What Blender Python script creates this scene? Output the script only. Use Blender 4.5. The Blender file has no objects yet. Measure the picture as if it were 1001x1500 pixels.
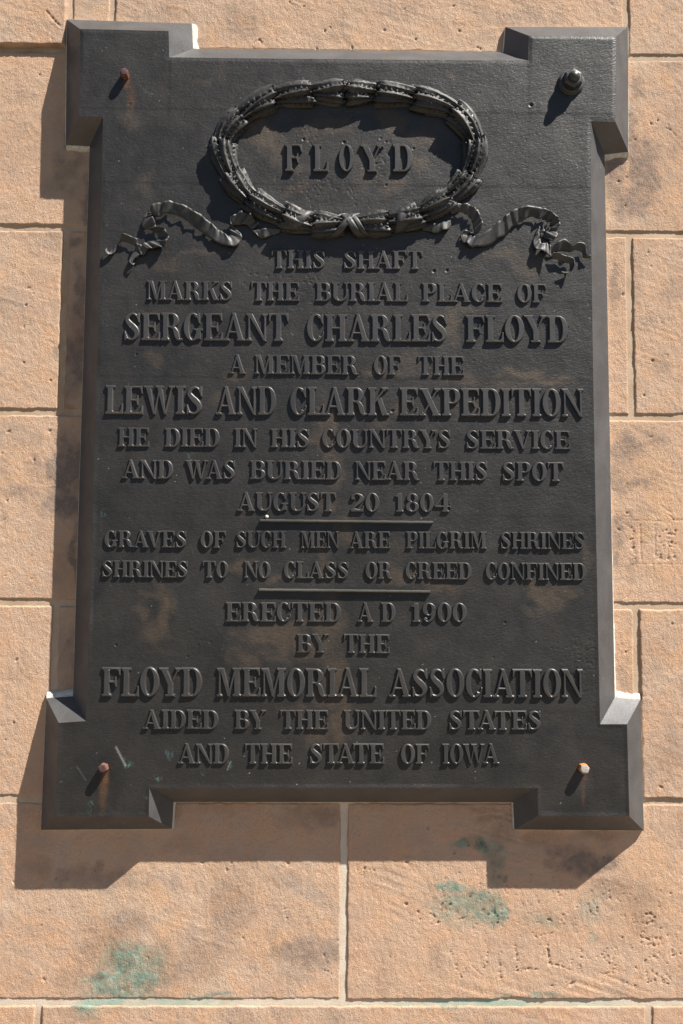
import bpy, math, random
import numpy as np
from mathutils import Vector, Matrix
from mathutils.geometry import delaunay_2d_cdt
random.seed(7); rng = np.random.default_rng(11)
SC = bpy.context.scene; COL = SC.collection

# ------------------------------------------------------------------ camera
CAM = np.array([-.02639, -1.49804, -.26667]); FPX = 1500.0     # metres; focal length in photograph pixels (1001 wide)
PAN, TILT, ROLL = .013662, .088176, .0061105
_cp, _sp, _ct, _st = math.cos(PAN), math.sin(PAN), math.cos(TILT), math.sin(TILT)
F_ = np.array([_sp*_ct, _cp*_ct, _st]); R0 = np.array([_cp, -_sp, 0.]); U0 = np.cross(R0, F_)
R_ = math.cos(ROLL)*R0+math.sin(ROLL)*U0; U_ = -math.sin(ROLL)*R0+math.cos(ROLL)*U0
cd = bpy.data.cameras.new('camera'); cam = bpy.data.objects.new('camera', cd); COL.objects.link(cam); SC.camera = cam
cd.sensor_fit = 'HORIZONTAL'; cd.sensor_width = 24; cd.lens = 24*FPX/1001; cd.clip_start = .05; cd.clip_end = 500
M4 = Matrix.Identity(4)
for i in range(3):
    M4[i][0] = R_[i]; M4[i][1] = U_[i]; M4[i][2] = -F_[i]; M4[i][3] = CAM[i]
cam.matrix_world = M4
def at(px, py, Y=0.0):
    """point of the depth plane Y (metres) seen at a photograph pixel -> X, Z"""
    px = np.asarray(px, float); py = np.asarray(py, float)
    a = (px-500.5)/FPX; b = -(py-750)/FPX
    d = F_+a[..., None]*R_+b[..., None]*U_
    t = (Y-CAM[1])/d[..., 1]
    return CAM[0]+t*d[..., 0], CAM[2]+t*d[..., 2]
def A(px, py, Y=0.0):
    x, z = at(px, py, Y); return float(x), float(z)

# ------------------------------------------------------------------ light
SUN_TO = Vector((1.56, -1.0, 2.62)).normalized()
EL = math.asin(SUN_TO.z); AZ = math.atan2(SUN_TO.x, SUN_TO.y)
w = bpy.data.worlds.new("World"); SC.world = w; w.use_nodes = True
nt = w.node_tree; sky = nt.nodes.new('ShaderNodeTexSky'); sky.sky_type = 'NISHITA'; sky.sun_disc = False
sky.sun_elevation = EL; sky.sun_rotation = AZ; sky.air_density = .6; sky.dust_density = .2
nt.links.new(sky.outputs[0], nt.nodes['Background'].inputs[0]); nt.nodes['Background'].inputs[1].default_value = .05
sl = bpy.data.lights.new('sun', 'SUN'); sl.energy = 5.0; sl.angle = math.radians(.5); sl.color = (1, .95, .87)
so = bpy.data.objects.new('sun', sl); COL.objects.link(so); so.rotation_euler = SUN_TO.to_track_quat('Z', 'Y').to_euler()
so.location = (2, -2, 4)
SC.view_settings.view_transform = 'Standard'; SC.view_settings.look = 'None'; SC.view_settings.gamma = 1
SC.view_settings.exposure = 1.25

# ------------------------------------------------------------------ helpers
_perm = np.random.default_rng(3).permutation(4096)
def vn(x, y, s=0):
    xi = np.floor(x).astype(np.int64); yi = np.floor(y).astype(np.int64); fx = x-xi; fy = y-yi
    fx = fx*fx*(3-2*fx); fy = fy*fy*(3-2*fy)
    h = lambda a, b: _perm[(_perm[(a+s*57) & 4095]+b) & 4095]/4095.0
    return ((h(xi, yi)*(1-fx)+h(xi+1, yi)*fx)*(1-fy)+(h(xi, yi+1)*(1-fx)+h(xi+1, yi+1)*fx)*fy)*2-1
def fbm(x, y, o=4, s=0):
    r = 0; a = 1.; t = 0.
    for i in range(o):
        r = r+a*vn(x*2**i+17.3*i, y*2**i+5.1*i, s+i); t += a; a *= .55
    return r/t
def ss(a, b, x):
    t = np.clip((x-a)/(b-a), 0, 1); return t*t*(3-2*t)
def mesh_np(name, co, faces, mat=None, parent=None, smooth=False, uniq=None):
    me = bpy.data.meshes.new(name)
    co = np.asarray(co, np.float32); faces = np.asarray(faces, np.int32); k = faces.shape[1]
    me.vertices.add(len(co)); me.vertices.foreach_set('co', co.ravel())
    me.loops.add(faces.size); me.loops.foreach_set('vertex_index', faces.ravel())
    me.polygons.add(len(faces)); me.polygons.foreach_set('loop_start', np.arange(0, faces.size, k, dtype=np.int32))
    me.update(calc_edges=True); me.validate()
    if smooth: me.polygons.foreach_set('use_smooth', np.ones(len(me.polygons), bool))
    return link(name, me, mat, parent)
def mesh_py(name, vs, fs, mat=None, parent=None, smooth=False):
    me = bpy.data.meshes.new(name); me.from_pydata([tuple(map(float, v)) for v in vs], [], fs); me.update()
    if smooth: me.polygons.foreach_set('use_smooth', [True]*len(me.polygons))
    return link(name, me, mat, parent)
def link(name, me, mat, parent):
    if mat: me.materials.append(mat)
    o = bpy.data.objects.new(name, me); COL.objects.link(o)
    if parent: o.parent = parent
    return o
def set_col(o, attr, arr):
    a = o.data.color_attributes.new(attr, 'FLOAT_COLOR', 'POINT'); a.data.foreach_set('color', np.ascontiguousarray(arr, np.float32).ravel())
def grid_faces(nx, ny, keep=None):
    i = np.arange(nx-1)[:, None]*ny+np.arange(ny-1)[None, :]
    if keep is not None: i = i[keep]
    i = i.ravel()
    return np.stack([i, i+ny, i+ny+1, i+1], 1)          # front side faces -Y for X along i, Z along j
def blobs(X, Z, lst, Y, seed, warp=.012, freq=45, br=.42):
    """soft noise-edged patches; lst of px, py, rx, ry (photo pixels), strength"""
    wx = X+warp*fbm(X*freq, Z*freq, 4, seed); wz = Z+warp*fbm(X*freq+40, Z*freq, 4, seed+9)
    out = np.zeros_like(X); nz = br*fbm(X*55, Z*55, 4, seed+6)
    for (px, py, rx, ry, st) in lst:
        x0, z0 = A(px, py, Y); k = 1/1000.
        d = np.sqrt(((wx-x0)/(rx*k))**2+((wz-z0)/(ry*k))**2)
        out = np.maximum(out, st*ss(.0, .75, 1-d/1.35+nz*(d < 2)))
    return np.clip(out*(.85+.45*fbm(X*130, Z*130, 3, seed+4)), 0, 1)

# ------------------------------------------------------------------ materials
class NT:
    def __init__(s, name):
        s.m = bpy.data.materials.new(name); s.m.use_nodes = True; s.t = s.m.node_tree; s.b = s.t.nodes['Principled BSDF']
        s.co = s.t.nodes.new('ShaderNodeNewGeometry').outputs['Position']
    def n(s, ty, **kw):
        nd = s.t.nodes.new(ty)
        for k, v in kw.items():
            if k.startswith('_'): setattr(nd, k[1:], v)
        return nd
    def put(s, sock, v):
        if isinstance(v, bpy.types.NodeSocket): s.t.links.new(v, sock)
        else: sock.default_value = v
    def noise(s, scale, detail=4, rough=.55, vec=None, dist=0):
        nd = s.n('ShaderNodeTexNoise'); nd.inputs['Scale'].default_value = scale; nd.inputs['Detail'].default_value = detail
        nd.inputs['Roughness'].default_value = rough; nd.inputs['Distortion'].default_value = dist
        s.put(nd.inputs['Vector'], vec or s.co); return nd.outputs['Fac']
    def scale(s, v):
        nd = s.n('ShaderNodeMapping'); s.put(nd.inputs['Vector'], s.co); nd.inputs['Scale'].default_value = v; return nd
    def ramp(s, f, a, b, lo=0., hi=1.):
        nd = s.n('ShaderNodeMapRange'); s.put(nd.inputs[0], f); nd.inputs[1].default_value = a; nd.inputs[2].default_value = b
        nd.inputs[3].default_value = lo; nd.inputs[4].default_value = hi; return nd.outputs[0]
    def mix(s, f, a, b, mode='MIX'):
        nd = s.n('ShaderNodeMix', _data_type='RGBA', _blend_type=mode); s.put(nd.inputs[0], f)
        c = lambda v: (*v, 1) if isinstance(v, tuple) and len(v) == 3 else v
        s.put(nd.inputs[6], c(a)); s.put(nd.inputs[7], c(b)); return nd.outputs[2]
    def math(s, op, a, b=0.):
        nd = s.n('ShaderNodeMath', _operation=op); s.put(nd.inputs[0], a); s.put(nd.inputs[1], b); return nd.outputs[0]
    def attr(s, name):
        nd = s.n('ShaderNodeAttribute'); nd.attribute_name = name
        sp = s.n('ShaderNodeSeparateColor'); s.t.links.new(nd.outputs['Color'], sp.inputs[0])
        return sp.outputs[0], sp.outputs[1], sp.outputs[2], nd.outputs['Alpha']
    def bump(s, h, strength, dist, prev=None):
        nd = s.n('ShaderNodeBump'); nd.inputs['Strength'].default_value = strength; nd.inputs['Distance'].default_value = dist
        s.put(nd.inputs['Height'], h)
        if prev: s.t.links.new(prev, nd.inputs['Normal'])
        return nd.outputs[0]
    def out(s, col, rough, metal=0., normal=None, spec=None):
        s.put(s.b.inputs['Base Color'], (*col, 1) if isinstance(col, tuple) else col); s.put(s.b.inputs['Roughness'], rough)
        s.put(s.b.inputs['Metallic'], metal)
        if spec is not None: s.b.inputs['Specular IOR Level'].default_value = spec
        if normal: s.t.links.new(normal, s.b.inputs['Normal'])
        return s.m

def mat_stone():
    s = NT('sandstone')
    info = s.n('ShaderNodeObjectInfo').outputs['Random']
    big = s.noise(5, 5, .6, dist=1.2); mid = s.noise(28, 5, .6); fine = s.noise(420, 4, .7); speck = s.noise(900, 2, .6)
    c = s.mix(s.ramp(big, .35, .65), (.44, .285, .195), (.48, .355, .265))
    c = s.mix(s.ramp(mid, .44, .66, 0, .65), c, (.55, .305, .165))
    c = s.mix(s.ramp(s.noise(11, 6, .65, dist=2), .50, .68, 0, .6), c, (.30, .245, .21))
    c = s.mix(s.ramp(info, 0, 1, 0, .55), c, (.49, .31, .205))
    g, gr, br, pale = s.attr('stain')
    c = s.mix(s.math('MULTIPLY', pale, .8), c, (.55, .32, .165))
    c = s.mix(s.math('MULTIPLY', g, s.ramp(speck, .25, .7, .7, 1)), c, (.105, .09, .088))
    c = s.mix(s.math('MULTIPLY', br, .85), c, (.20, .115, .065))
    teal = s.mix(s.ramp(s.noise(60, 3), .35, .65), (.012, .075, .062), (.13, .31, .26))
    c = s.mix(s.math('MULTIPLY', gr, s.ramp(fine, .3, .6, .75, 1.25)), c, teal)
    c = s.mix(s.ramp(fine, .3, .7, 0, .30), c, (.60, .44, .31)); c = s.mix(s.ramp(speck, .30, .42, .6, 0), c, (.15, .095, .065))
    # tooling: fine mostly upright grain, plus sandy grit
    tool = s.noise(1, 3, .6, vec=s.scale((430, 1, 250)).outputs[0]); grit = s.noise(620, 4, .75)
    pits = s.n('ShaderNodeTexVoronoi'); pits.inputs['Scale'].default_value = 240; s.put(pits.inputs['Vector'], s.co)
    pf = s.ramp(pits.outputs['Distance'], .0, .22, 0, 1)
    gate = s.ramp(s.noise(70, 2), .55, .62, 1, 0); pf = s.math('MAXIMUM', pf, gate)
    b = s.bump(tool, .65, .0014); b = s.bump(grit, .95, .0015, b); b = s.bump(pf, .7, .0012, b)
    return s.out(c, .92, 0, b, .25)
def mat_mortar():
    s = NT('pale_mortar'); f = s.noise(500, 4, .7); m = s.noise(30, 4)
    g, gr, br, pale = s.attr('stain')
    c = s.mix(s.ramp(m, .35, .7), (.40, .29, .20), (.50, .38, .275)); c = s.mix(pale, c, (.62, .55, .45)); c = s.mix(s.ramp(f, .3, .45, .5, 0), c, (.25, .17, .11))
    c = s.mix(s.math('MULTIPLY', br, .8), c, (.30, .19, .10)); c = s.mix(gr, c, (.14, .34, .28))
    return s.out(c, .95, 0, s.bump(f, .6, .0012), .2)
def mat_caulk():
    s = NT('white_caulk'); f = s.noise(300, 4, .7)
    return s.out(s.mix(s.ramp(f, .35, .6), (.40, .36, .30), (.60, .57, .51)), .8, 0, s.bump(f, .5, .001), .3)
BR_LO, BR_HI = (.030, .0275, .0255), (.052, .049, .046)
def mat_bronze(name, leather=0., rough=.5, tint=None, stains=False, lo=BR_LO, hi=BR_HI, metal=.35, spec=.5):
    s = NT(name); m = s.noise(14, 5, .6, dist=.8); f = s.noise(300, 3, .6)
    c = s.mix(s.ramp(m, .35, .68), lo, hi)
    c = s.mix(s.ramp(s.noise(45, 4, .6), .55, .72, 0, .4), c, s.mix(1., c, (1.15, .92, .68), 'MULTIPLY'))
    c = s.mix(s.ramp(f, .3, .7, 0, .3), c, s.mix(1., c, (1.5, 1.5, 1.5), 'MULTIPLY'))
    sp = s.n('ShaderNodeTexVoronoi'); sp.inputs['Scale'].default_value = 95; s.put(sp.inputs['Vector'], s.co)
    spk = s.math('MULTIPLY', s.ramp(sp.outputs['Distance'], .05, .09, 1, 0), s.ramp(s.noise(23, 2), .56, .62, 0, 1))
    c = s.mix(s.math('MULTIPLY', spk, .6), c, (.22, .34, .32))
    r = s.ramp(s.noise(35, 4, .6), .3, .7, rough-.07, rough+.08)
    if stains:
        b_, g_, r_, p_ = s.attr('stain')
        c = s.mix(s.math('MULTIPLY', b_, .8), c, (.075, .050, .030)); c = s.mix(s.math('MULTIPLY', r_, .8), c, (.14, .060, .022))
        c = s.mix(s.math('MULTIPLY', g_, s.ramp(f, .47, .58)), c, (.09, .20, .18)); c = s.mix(p_, c, (.30, .29, .28))
        r = s.math('ADD', r, s.math('MULTIPLY', b_, .12))
    nrm = s.bump(f, .3, .0006)
    if leather:
        mp = s.scale((1, 1, 1)); mp.inputs['Rotation'].default_value = (0, math.radians(24), 0)
        mp2 = s.n('ShaderNodeMapping'); s.put(mp2.inputs['Vector'], mp.outputs[0]); mp2.inputs['Scale'].default_value = (150, 150, 390)
        v = s.noise(1, 2, .5, vec=mp2.outputs[0], dist=.9)
        nrm = s.bump(s.ramp(v, .3, .7), leather, .0011, nrm)
    return s.out(c, r, metal, nrm, spec)
def mat_rust(name, a, b):
    s = NT(name); f = s.noise(260, 5, .7)
    return s.out(s.mix(s.ramp(f, .35, .65), a, b), .8, 0, s.bump(f, .5, .0008), .3)
MS, MM, MC = mat_stone(), mat_mortar(), mat_caulk()
MF = mat_bronze('bronze_face', .26, .50, stains=True, metal=0., spec=.45, lo=(.0105, .0098, .0092), hi=(.0205, .0178, .0158))
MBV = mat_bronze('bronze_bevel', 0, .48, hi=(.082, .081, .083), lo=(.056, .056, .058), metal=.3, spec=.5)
ML = mat_bronze('bronze_letter', 0, .44, hi=(.036, .033, .031), lo=(.023, .0215, .0205), metal=0, spec=.6)
MRU = mat_bronze('bronze_rule', 0, .48, hi=(.058, .055, .047), lo=(.040, .038, .033), metal=0, spec=.7)
MW = mat_bronze('bronze_wreath', 0, .54, hi=(.042, .040, .039), lo=(.011, .0105, .010), metal=0, spec=.42)
MR = mat_bronze('bronze_ribbon', 0, .52, hi=(.044, .042, .041), lo=(.017, .0165, .016), metal=0, spec=.5)

# ------------------------------------------------------------------ ground and paving added out of frame to throw warm light up the wall
s = NT('short_grass'); f = s.noise(3, 6, .6)
mg = s.out(s.mix(s.ramp(f, .35, .65), (.030, .034, .016), (.050, .052, .025)), .95, 0, s.bump(s.noise(90, 4), .4, .01))
g = mesh_py('ground', [(-80, -80, -1.6), (80, -80, -1.6), (80, 80, -1.6), (-80, 80, -1.6)], [(0, 1, 2, 3)], mg); g['kind'] = 'structure'
s = NT('bounce_paving'); f = s.noise(5, 6, .6)
mg = s.out(s.mix(s.ramp(f, .35, .65), (.18, .135, .092), (.25, .19, .135)), .9, 0, s.bump(s.noise(120, 4), .4, .003))
P_ = [(x, y, z) for x in (-3, 3) for y in (-2.2, .1) for z in (-1.62, -1.5)]
g = mesh_py('bounce_pavement', P_, [(0, 1, 3, 2), (4, 6, 7, 5), (0, 4, 5, 1), (2, 3, 7, 6), (1, 5, 7, 3), (0, 2, 6, 4)], mg); g['kind'] = 'structure'  # unseen pale slab, added to bounce warm fill onto the shaded stone

# ------------------------------------------------------------------ the wall of stone courses
wall = bpy.data.objects.new('stone_wall', None); COL.objects.link(wall); wall.location = (0, 0, 0)
wall['label'] = 'weathered tan sandstone block wall with grey soot and green copper stains behind the plaque'; wall['category'] = 'wall'
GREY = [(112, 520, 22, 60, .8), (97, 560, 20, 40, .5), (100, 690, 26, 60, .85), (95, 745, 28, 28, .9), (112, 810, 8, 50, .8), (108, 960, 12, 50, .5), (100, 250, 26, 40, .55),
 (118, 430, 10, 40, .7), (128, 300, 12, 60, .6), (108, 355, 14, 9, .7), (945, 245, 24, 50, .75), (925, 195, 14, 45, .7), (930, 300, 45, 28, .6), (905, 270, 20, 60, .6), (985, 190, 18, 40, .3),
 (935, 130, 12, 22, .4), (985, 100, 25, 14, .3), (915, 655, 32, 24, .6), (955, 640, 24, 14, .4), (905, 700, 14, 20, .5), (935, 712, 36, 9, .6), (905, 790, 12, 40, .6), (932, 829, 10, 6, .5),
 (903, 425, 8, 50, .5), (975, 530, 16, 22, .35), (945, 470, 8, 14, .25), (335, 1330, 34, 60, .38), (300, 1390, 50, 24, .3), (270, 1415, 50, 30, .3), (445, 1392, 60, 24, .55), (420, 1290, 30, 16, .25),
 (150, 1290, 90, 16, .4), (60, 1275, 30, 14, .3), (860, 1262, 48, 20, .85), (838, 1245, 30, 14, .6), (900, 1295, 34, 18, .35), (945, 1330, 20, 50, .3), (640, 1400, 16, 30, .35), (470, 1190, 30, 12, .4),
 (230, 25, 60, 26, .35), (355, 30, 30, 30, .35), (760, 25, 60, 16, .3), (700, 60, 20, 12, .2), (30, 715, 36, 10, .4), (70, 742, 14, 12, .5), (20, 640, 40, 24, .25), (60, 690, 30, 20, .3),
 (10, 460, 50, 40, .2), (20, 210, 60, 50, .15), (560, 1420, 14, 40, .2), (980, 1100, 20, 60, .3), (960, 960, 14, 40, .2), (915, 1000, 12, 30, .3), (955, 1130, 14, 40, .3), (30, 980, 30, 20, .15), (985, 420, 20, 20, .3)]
GREEN = [(170, 1405, 30, 26, .4), (722, 1250, 16, 40, .4), (690, 1328, 56, 24, .6), (722, 1285, 14, 40, .35), (125, 1470, 30, 9, .9), (160, 1440, 34, 16, .8), (195, 1425, 42, 40, .85), (175, 1455, 60, 10, .85), (200, 1390, 30, 14, .5), (130, 1480, 26, 14, .45), (310, 1461, 36, 4, .7), (660, 1302, 34, 8, .85), (700, 1318, 36, 12, .8), (735, 1335, 16, 16, .95), (712, 1345, 22, 12, .75),
 (668, 1318, 26, 12, .4), (708, 1237, 14, 9, .9), (677, 1236, 13, 7, .7), (727, 1236, 10, 7, .7), (718, 1265, 7, 9, .5), (724, 1290, 6, 6, .8), (733, 1292, 5, 4, .8), (800, 1352, 24, 14, .35), (865, 1330, 22, 22, .35), (868, 1368, 8, 10, .4), (700, 1470, 90, 4, .7), (790, 1464, 60, 3, .5), (245, 1210, 8, 10, .5)]
BROWN = [(150, 1395, 46, 30, .6), (238, 1415, 26, 44, .5), (105, 1435, 22, 26, .5), (300, 1400, 40, 20, .25), (148, 1388, 34, 14, .75), (170, 1368, 22, 10, .55), (120, 1420, 10, 30, .45), (225, 1430, 22, 24, .35), (146, 1266, 7, 9, .7), (240, 1190, 26, 20, .6), (260, 1240, 26, 14, .3), (330, 1182, 60, 9, .35), (455, 1185, 40, 14, .5), (560, 1178, 60, 7, .35),
 (720, 1200, 34, 10, .6), (700, 1185, 60, 6, .55), (735, 1220, 16, 22, .5), (695, 1235, 22, 9, .5), (725, 1262, 12, 18, .45), (800, 1226, 30, 14, .55), (880, 1224, 50, 8, .5), (930, 1330, 44, 40, .35), (880, 1300, 24, 12, .3),
 (105, 480, 20, 60, .35), (100, 840, 24, 40, .25), (100, 600, 12, 6, .6), (690, 1325, 44, 14, .35), (800, 1350, 44, 20, .3), (350, 1290, 34, 60, .25), (165, 1300, 50, 60, .15), (96, 1010, 16, 20, .3), (45, 71, 70, 5, .8)]
PALE = [(970, 720, 34, 60, .6), (935, 770, 24, 30, .6), (960, 830, 40, 14, .5), (985, 300, 20, 40, .4), (420, 1230, 50, 26, .4), (390, 1380, 26, 24, .5), (60, 560, 40, 30, .25), (30, 700, 28, 12, .5), (960, 1290, 30, 60, .5), (540, 60, 40, 20, .25), (500, 1280, 60, 24, .2), (100, 330, 20, 30, .4), (230, 1330, 40, 30, .3), (930, 960, 14, 50, .4), (110, 860, 30, 30, .5)]
CY, CX = [], []
JZ = [.57004-.27977*k for k in range(-1, 6)]                 # joints between courses, top to bottom
def seg(pts, wdt, dep, dots=False): return [(pts[i], pts[i+1], wdt, dep) for i in range(len(pts)-1)]
STROKES = []                                                 # carved and pecked marks, photo pixels
for p, q, wd, dp in [((924, 762), (970, 763.5), .7, .8), ((985, 762), (1006, 762), .8, .8), ((931, 826.5), (985, 826.5), .7, .7), ((985, 826.5), (1006, 827), .5, .5),
    ((938, 770), (939.5, 819), .9, 1.1), ((959.5, 768), (960.5, 816), .8, .9), ((939, 795), (958, 797), .6, .8), ((979, 753), (987, 761), .9, 1.), ((970, 742), (985, 752), .8, .8),
    ((968, 796), (974, 793), .6, .6), ((979, 788), (979, 815), .8, .9), ((904, 759), (921, 772), .6, .6), ((914, 756), (926, 758), .5, .5),
    ((975, 187), (983, 190), .9, 1.), ((983, 190), (991, 199), .8, 1.), ((300, 1185), (310, 1178), .3, .3),
    ((372, 63), (380, 58), 1.2, 1.2), ((380, 58), (388, 66), 1.2, 1.2), ((70, 20), (83, 35), 1.3, 1.4), ((83, 35), (90, 42), 1.6, 1.5), ((76, 48), (78, 66), .7, 1.0),
    ((2, 765), (12, 757), 1., 1.), ((8, 323), (10, 331), 1., 1.), ((7, 332), (12, 335), 1, 1)]:
    STROKES.append((p, q, wd, dp))
PITS = [(x, y, r, d) for x, y, r, d in [(58, 109, 1.8, 1.6), (38, 447, 2.2, 1.8), (35, 531, 1.8, 1.5), (74, 557, 1.6, 1.4), (12, 632, 2, 1.6), (50, 674, 2, 1.6), (3, 664, 1.8, 1.5), (41, 653, 1.2, 1), (10, 734, 2.4, 1.5), (46, 848, 1.5, 1.3),
    (24, 967, 2, 1.5), (20, 1059, 2.2, 1.7), (8, 1084, 1.6, 1.4), (5, 1016, 1.4, 1), (424, 3, 1.6, 1.4), (445, 9, 2, 1.8), (476, 45, 2.4, 2), (484, 40, 1.4, 1.4), (516, 70, 2.2, 1.6), (464, 71, 1.8, 1.6), (609, 58, 1.8, 1.6),
    (673, 45, 2.4, 2), (665, 8, 1.6, 1.4), (563, 44, 2.6, 1.2), (700, 69, 2.6, 1.6), (704, 71, 2, 1.6), (593, 13, 1.5, 1.2), (964, 176, 2, 1.8), (954, 181, 1.6, 1.4), (917, 301, 2, 1.6), (919, 259, 1.2, 1.2), (975, 313, 1.4, 1),
    (950, 370, 2, 1.6), (945, 376, 1.8, 1.2), (954, 390, 1.5, 1.2), (994, 393, 1.2, 1), (913, 431, 2.8, 2), (956, 528, 2.8, 2.2), (978, 520, 1.8, 1.6), (944, 579, 2.2, 2), (970, 473, 1.6, 1.3), (954, 640, 1.5, 1.3), (907, 776, 1.8, 1.3), (919, 752, 1.8, 1.3),
    (985, 914, 1.6, 1.4), (971, 937, 1.5, 1.3), (911, 944, 1.5, 1.3), (917, 956, 1.8, 1.5), (981, 981, 1.3, 1.2), (941, 968, 1.3, 1.2), (988, 783, 2.2, 1.8), (980, 782, 1.8, 1.8), (984, 795, 2.6, 2), (976, 777, 1.6, 1.5), (967, 817, 2, 1.5), (988, 816, 2.4, 1.6), (990, 778, 1.6, 1.5),
    (596, 1263, 2.8, 2.2), (534, 1273, 2.4, 2), (595, 1325, 2.6, 2.2), (626, 1268, 1.6, 1.3), (640, 1170, 1.6, 1.3), (451, 1218, 1.6, 1.4), (422, 1265, 2, 1.6), (332, 1275, 1.8, 1.4), (420, 1346, 2.2, 1.6), (475, 1422, 1.3, 1.2), (480, 1424, 1.3, 1.2), (486, 1427, 1.3, 1.2), (296, 1264, 2.2, 2), (81, 1286, 2.6, 2.5),
    (72, 1334, 1.5, 1.4), (627, 1212, 2, 1.8), (337, 1500, 1.5, 1), (356, 1375, 1.8, 1.3), (217, 1404, 1.5, 1.2), (60, 1356, 1.4, 1.2), (20, 1292, 1.4, 1), (838, 1442, 2.6, 2), (830, 1440, 1.5, 1.4), (882, 1440, 1.6, 1.2), (931, 1444, 1.6, 1.3), (912, 1374, 1.8, 1.3), (931, 1392, 1.2, 1), (968, 1153, 2, 1.7), (884, 1311, 1.6, 1.5), (893, 1306, 1.4, 1.2), (809, 1445, 1.3, 1)]]
def dotted(pts, step=4.2, r=1.25, dep=1.25, jit=1.1):
    for a, b in zip(pts[:-1], pts[1:]):
        L = math.hypot(b[0]-a[0], b[1]-a[1]); n = max(1, int(L/step))
        for i in range(n+1):
            t = i/n
            PITS.append((a[0]+(b[0]-a[0])*t+random.uniform(-jit, jit), a[1]+(b[1]-a[1])*t+random.uniform(-jit, jit), r*random.uniform(.8, 1.25), dep*random.uniform(.7, 1.2)))
dotted([(661, 1396), (668, 1416), (676, 1432)]); dotted([(676, 1432), (683, 1420)]); dotted([(692, 1416), (706, 1428), (714, 1410), (714, 1396), (700, 1394)]); dotted([(731, 1408), (734, 1434)])
dotted([(755, 1386), (757, 1403), (758, 1422)]); dotted([(758, 1418), (775, 1420), (788, 1420)]); dotted([(758, 1424), (770, 1422)]); dotted([(802, 1384), (804, 1400), (806, 1411)], 2.6); dotted([(806, 1412), (820, 1415), (835, 1420)], 3)
dotted([(852, 1390), (853, 1402)]); dotted([(851, 1414), (853, 1424)]); dotted([(902, 1392), (890, 1391), (882, 1399), (890, 1408), (901, 1415), (898, 1426), (884, 1427)])
dotted([(938, 1372), (950, 1376), (962, 1374)]); dotted([(944, 1384), (958, 1385), (970, 1384)]); dotted([(955, 1400), (963, 1405), (970, 1403)]); dotted([(985, 1386), (987, 1400), (998, 1398)]); dotted([(948, 1430), (950, 1440), (960, 1436), (962, 1428), (972, 1436), (978, 1442), (984, 1430)])
dotted([(941, 1345), (946, 1340), (952, 1338), (958, 1344), (956, 1352), (948, 1354), (941, 1352)], 3); dotted([(925, 1342), (929, 1352)]); dotted([(945, 1362), (941, 1366)]); dotted([(862, 1326), (866, 1336), (872, 1342), (876, 1330), (870, 1322)], 3.4); dotted([(852, 1320), (846, 1330)])
for cx, cy, rx, ry, n in [(640, 1330, 30, 40, 34), (720, 1345, 34, 28, 46), (800, 1345, 44, 34, 34), (900, 1310, 40, 20, 18), (960, 1420, 40, 30, 22), (760, 1300, 70, 30, 26), (540, 1275, 12, 6, 9), (672, 1345, 26, 26, 20), (975, 800, 16, 24, 30), (928, 800, 3, 28, 26), (700, 1238, 34, 10, 14), (950, 1360, 30, 30, 18), (850, 1395, 90, 34, 30)]:
    for _ in range(n): PITS.append((cx+random.gauss(0, .5)*rx, cy+random.gauss(0, .5)*ry, random.uniform(.9, 1.7), random.uniform(.6, 1.4)))
for _ in range(230): PITS.append((random.uniform(-60, 1060), random.uniform(-10, 1500), random.uniform(.8, 1.6)*random.choice((1, 1, 1.4)), random.uniform(.5, 1.5)))
PW = [(*A(x, y), r/1000, d/1000) for x, y, r, d in PITS]
SWd = [(A(*p), A(*q), wd/1000*1.3, dp/1000) for p, q, wd, dp in STROKES]

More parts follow.
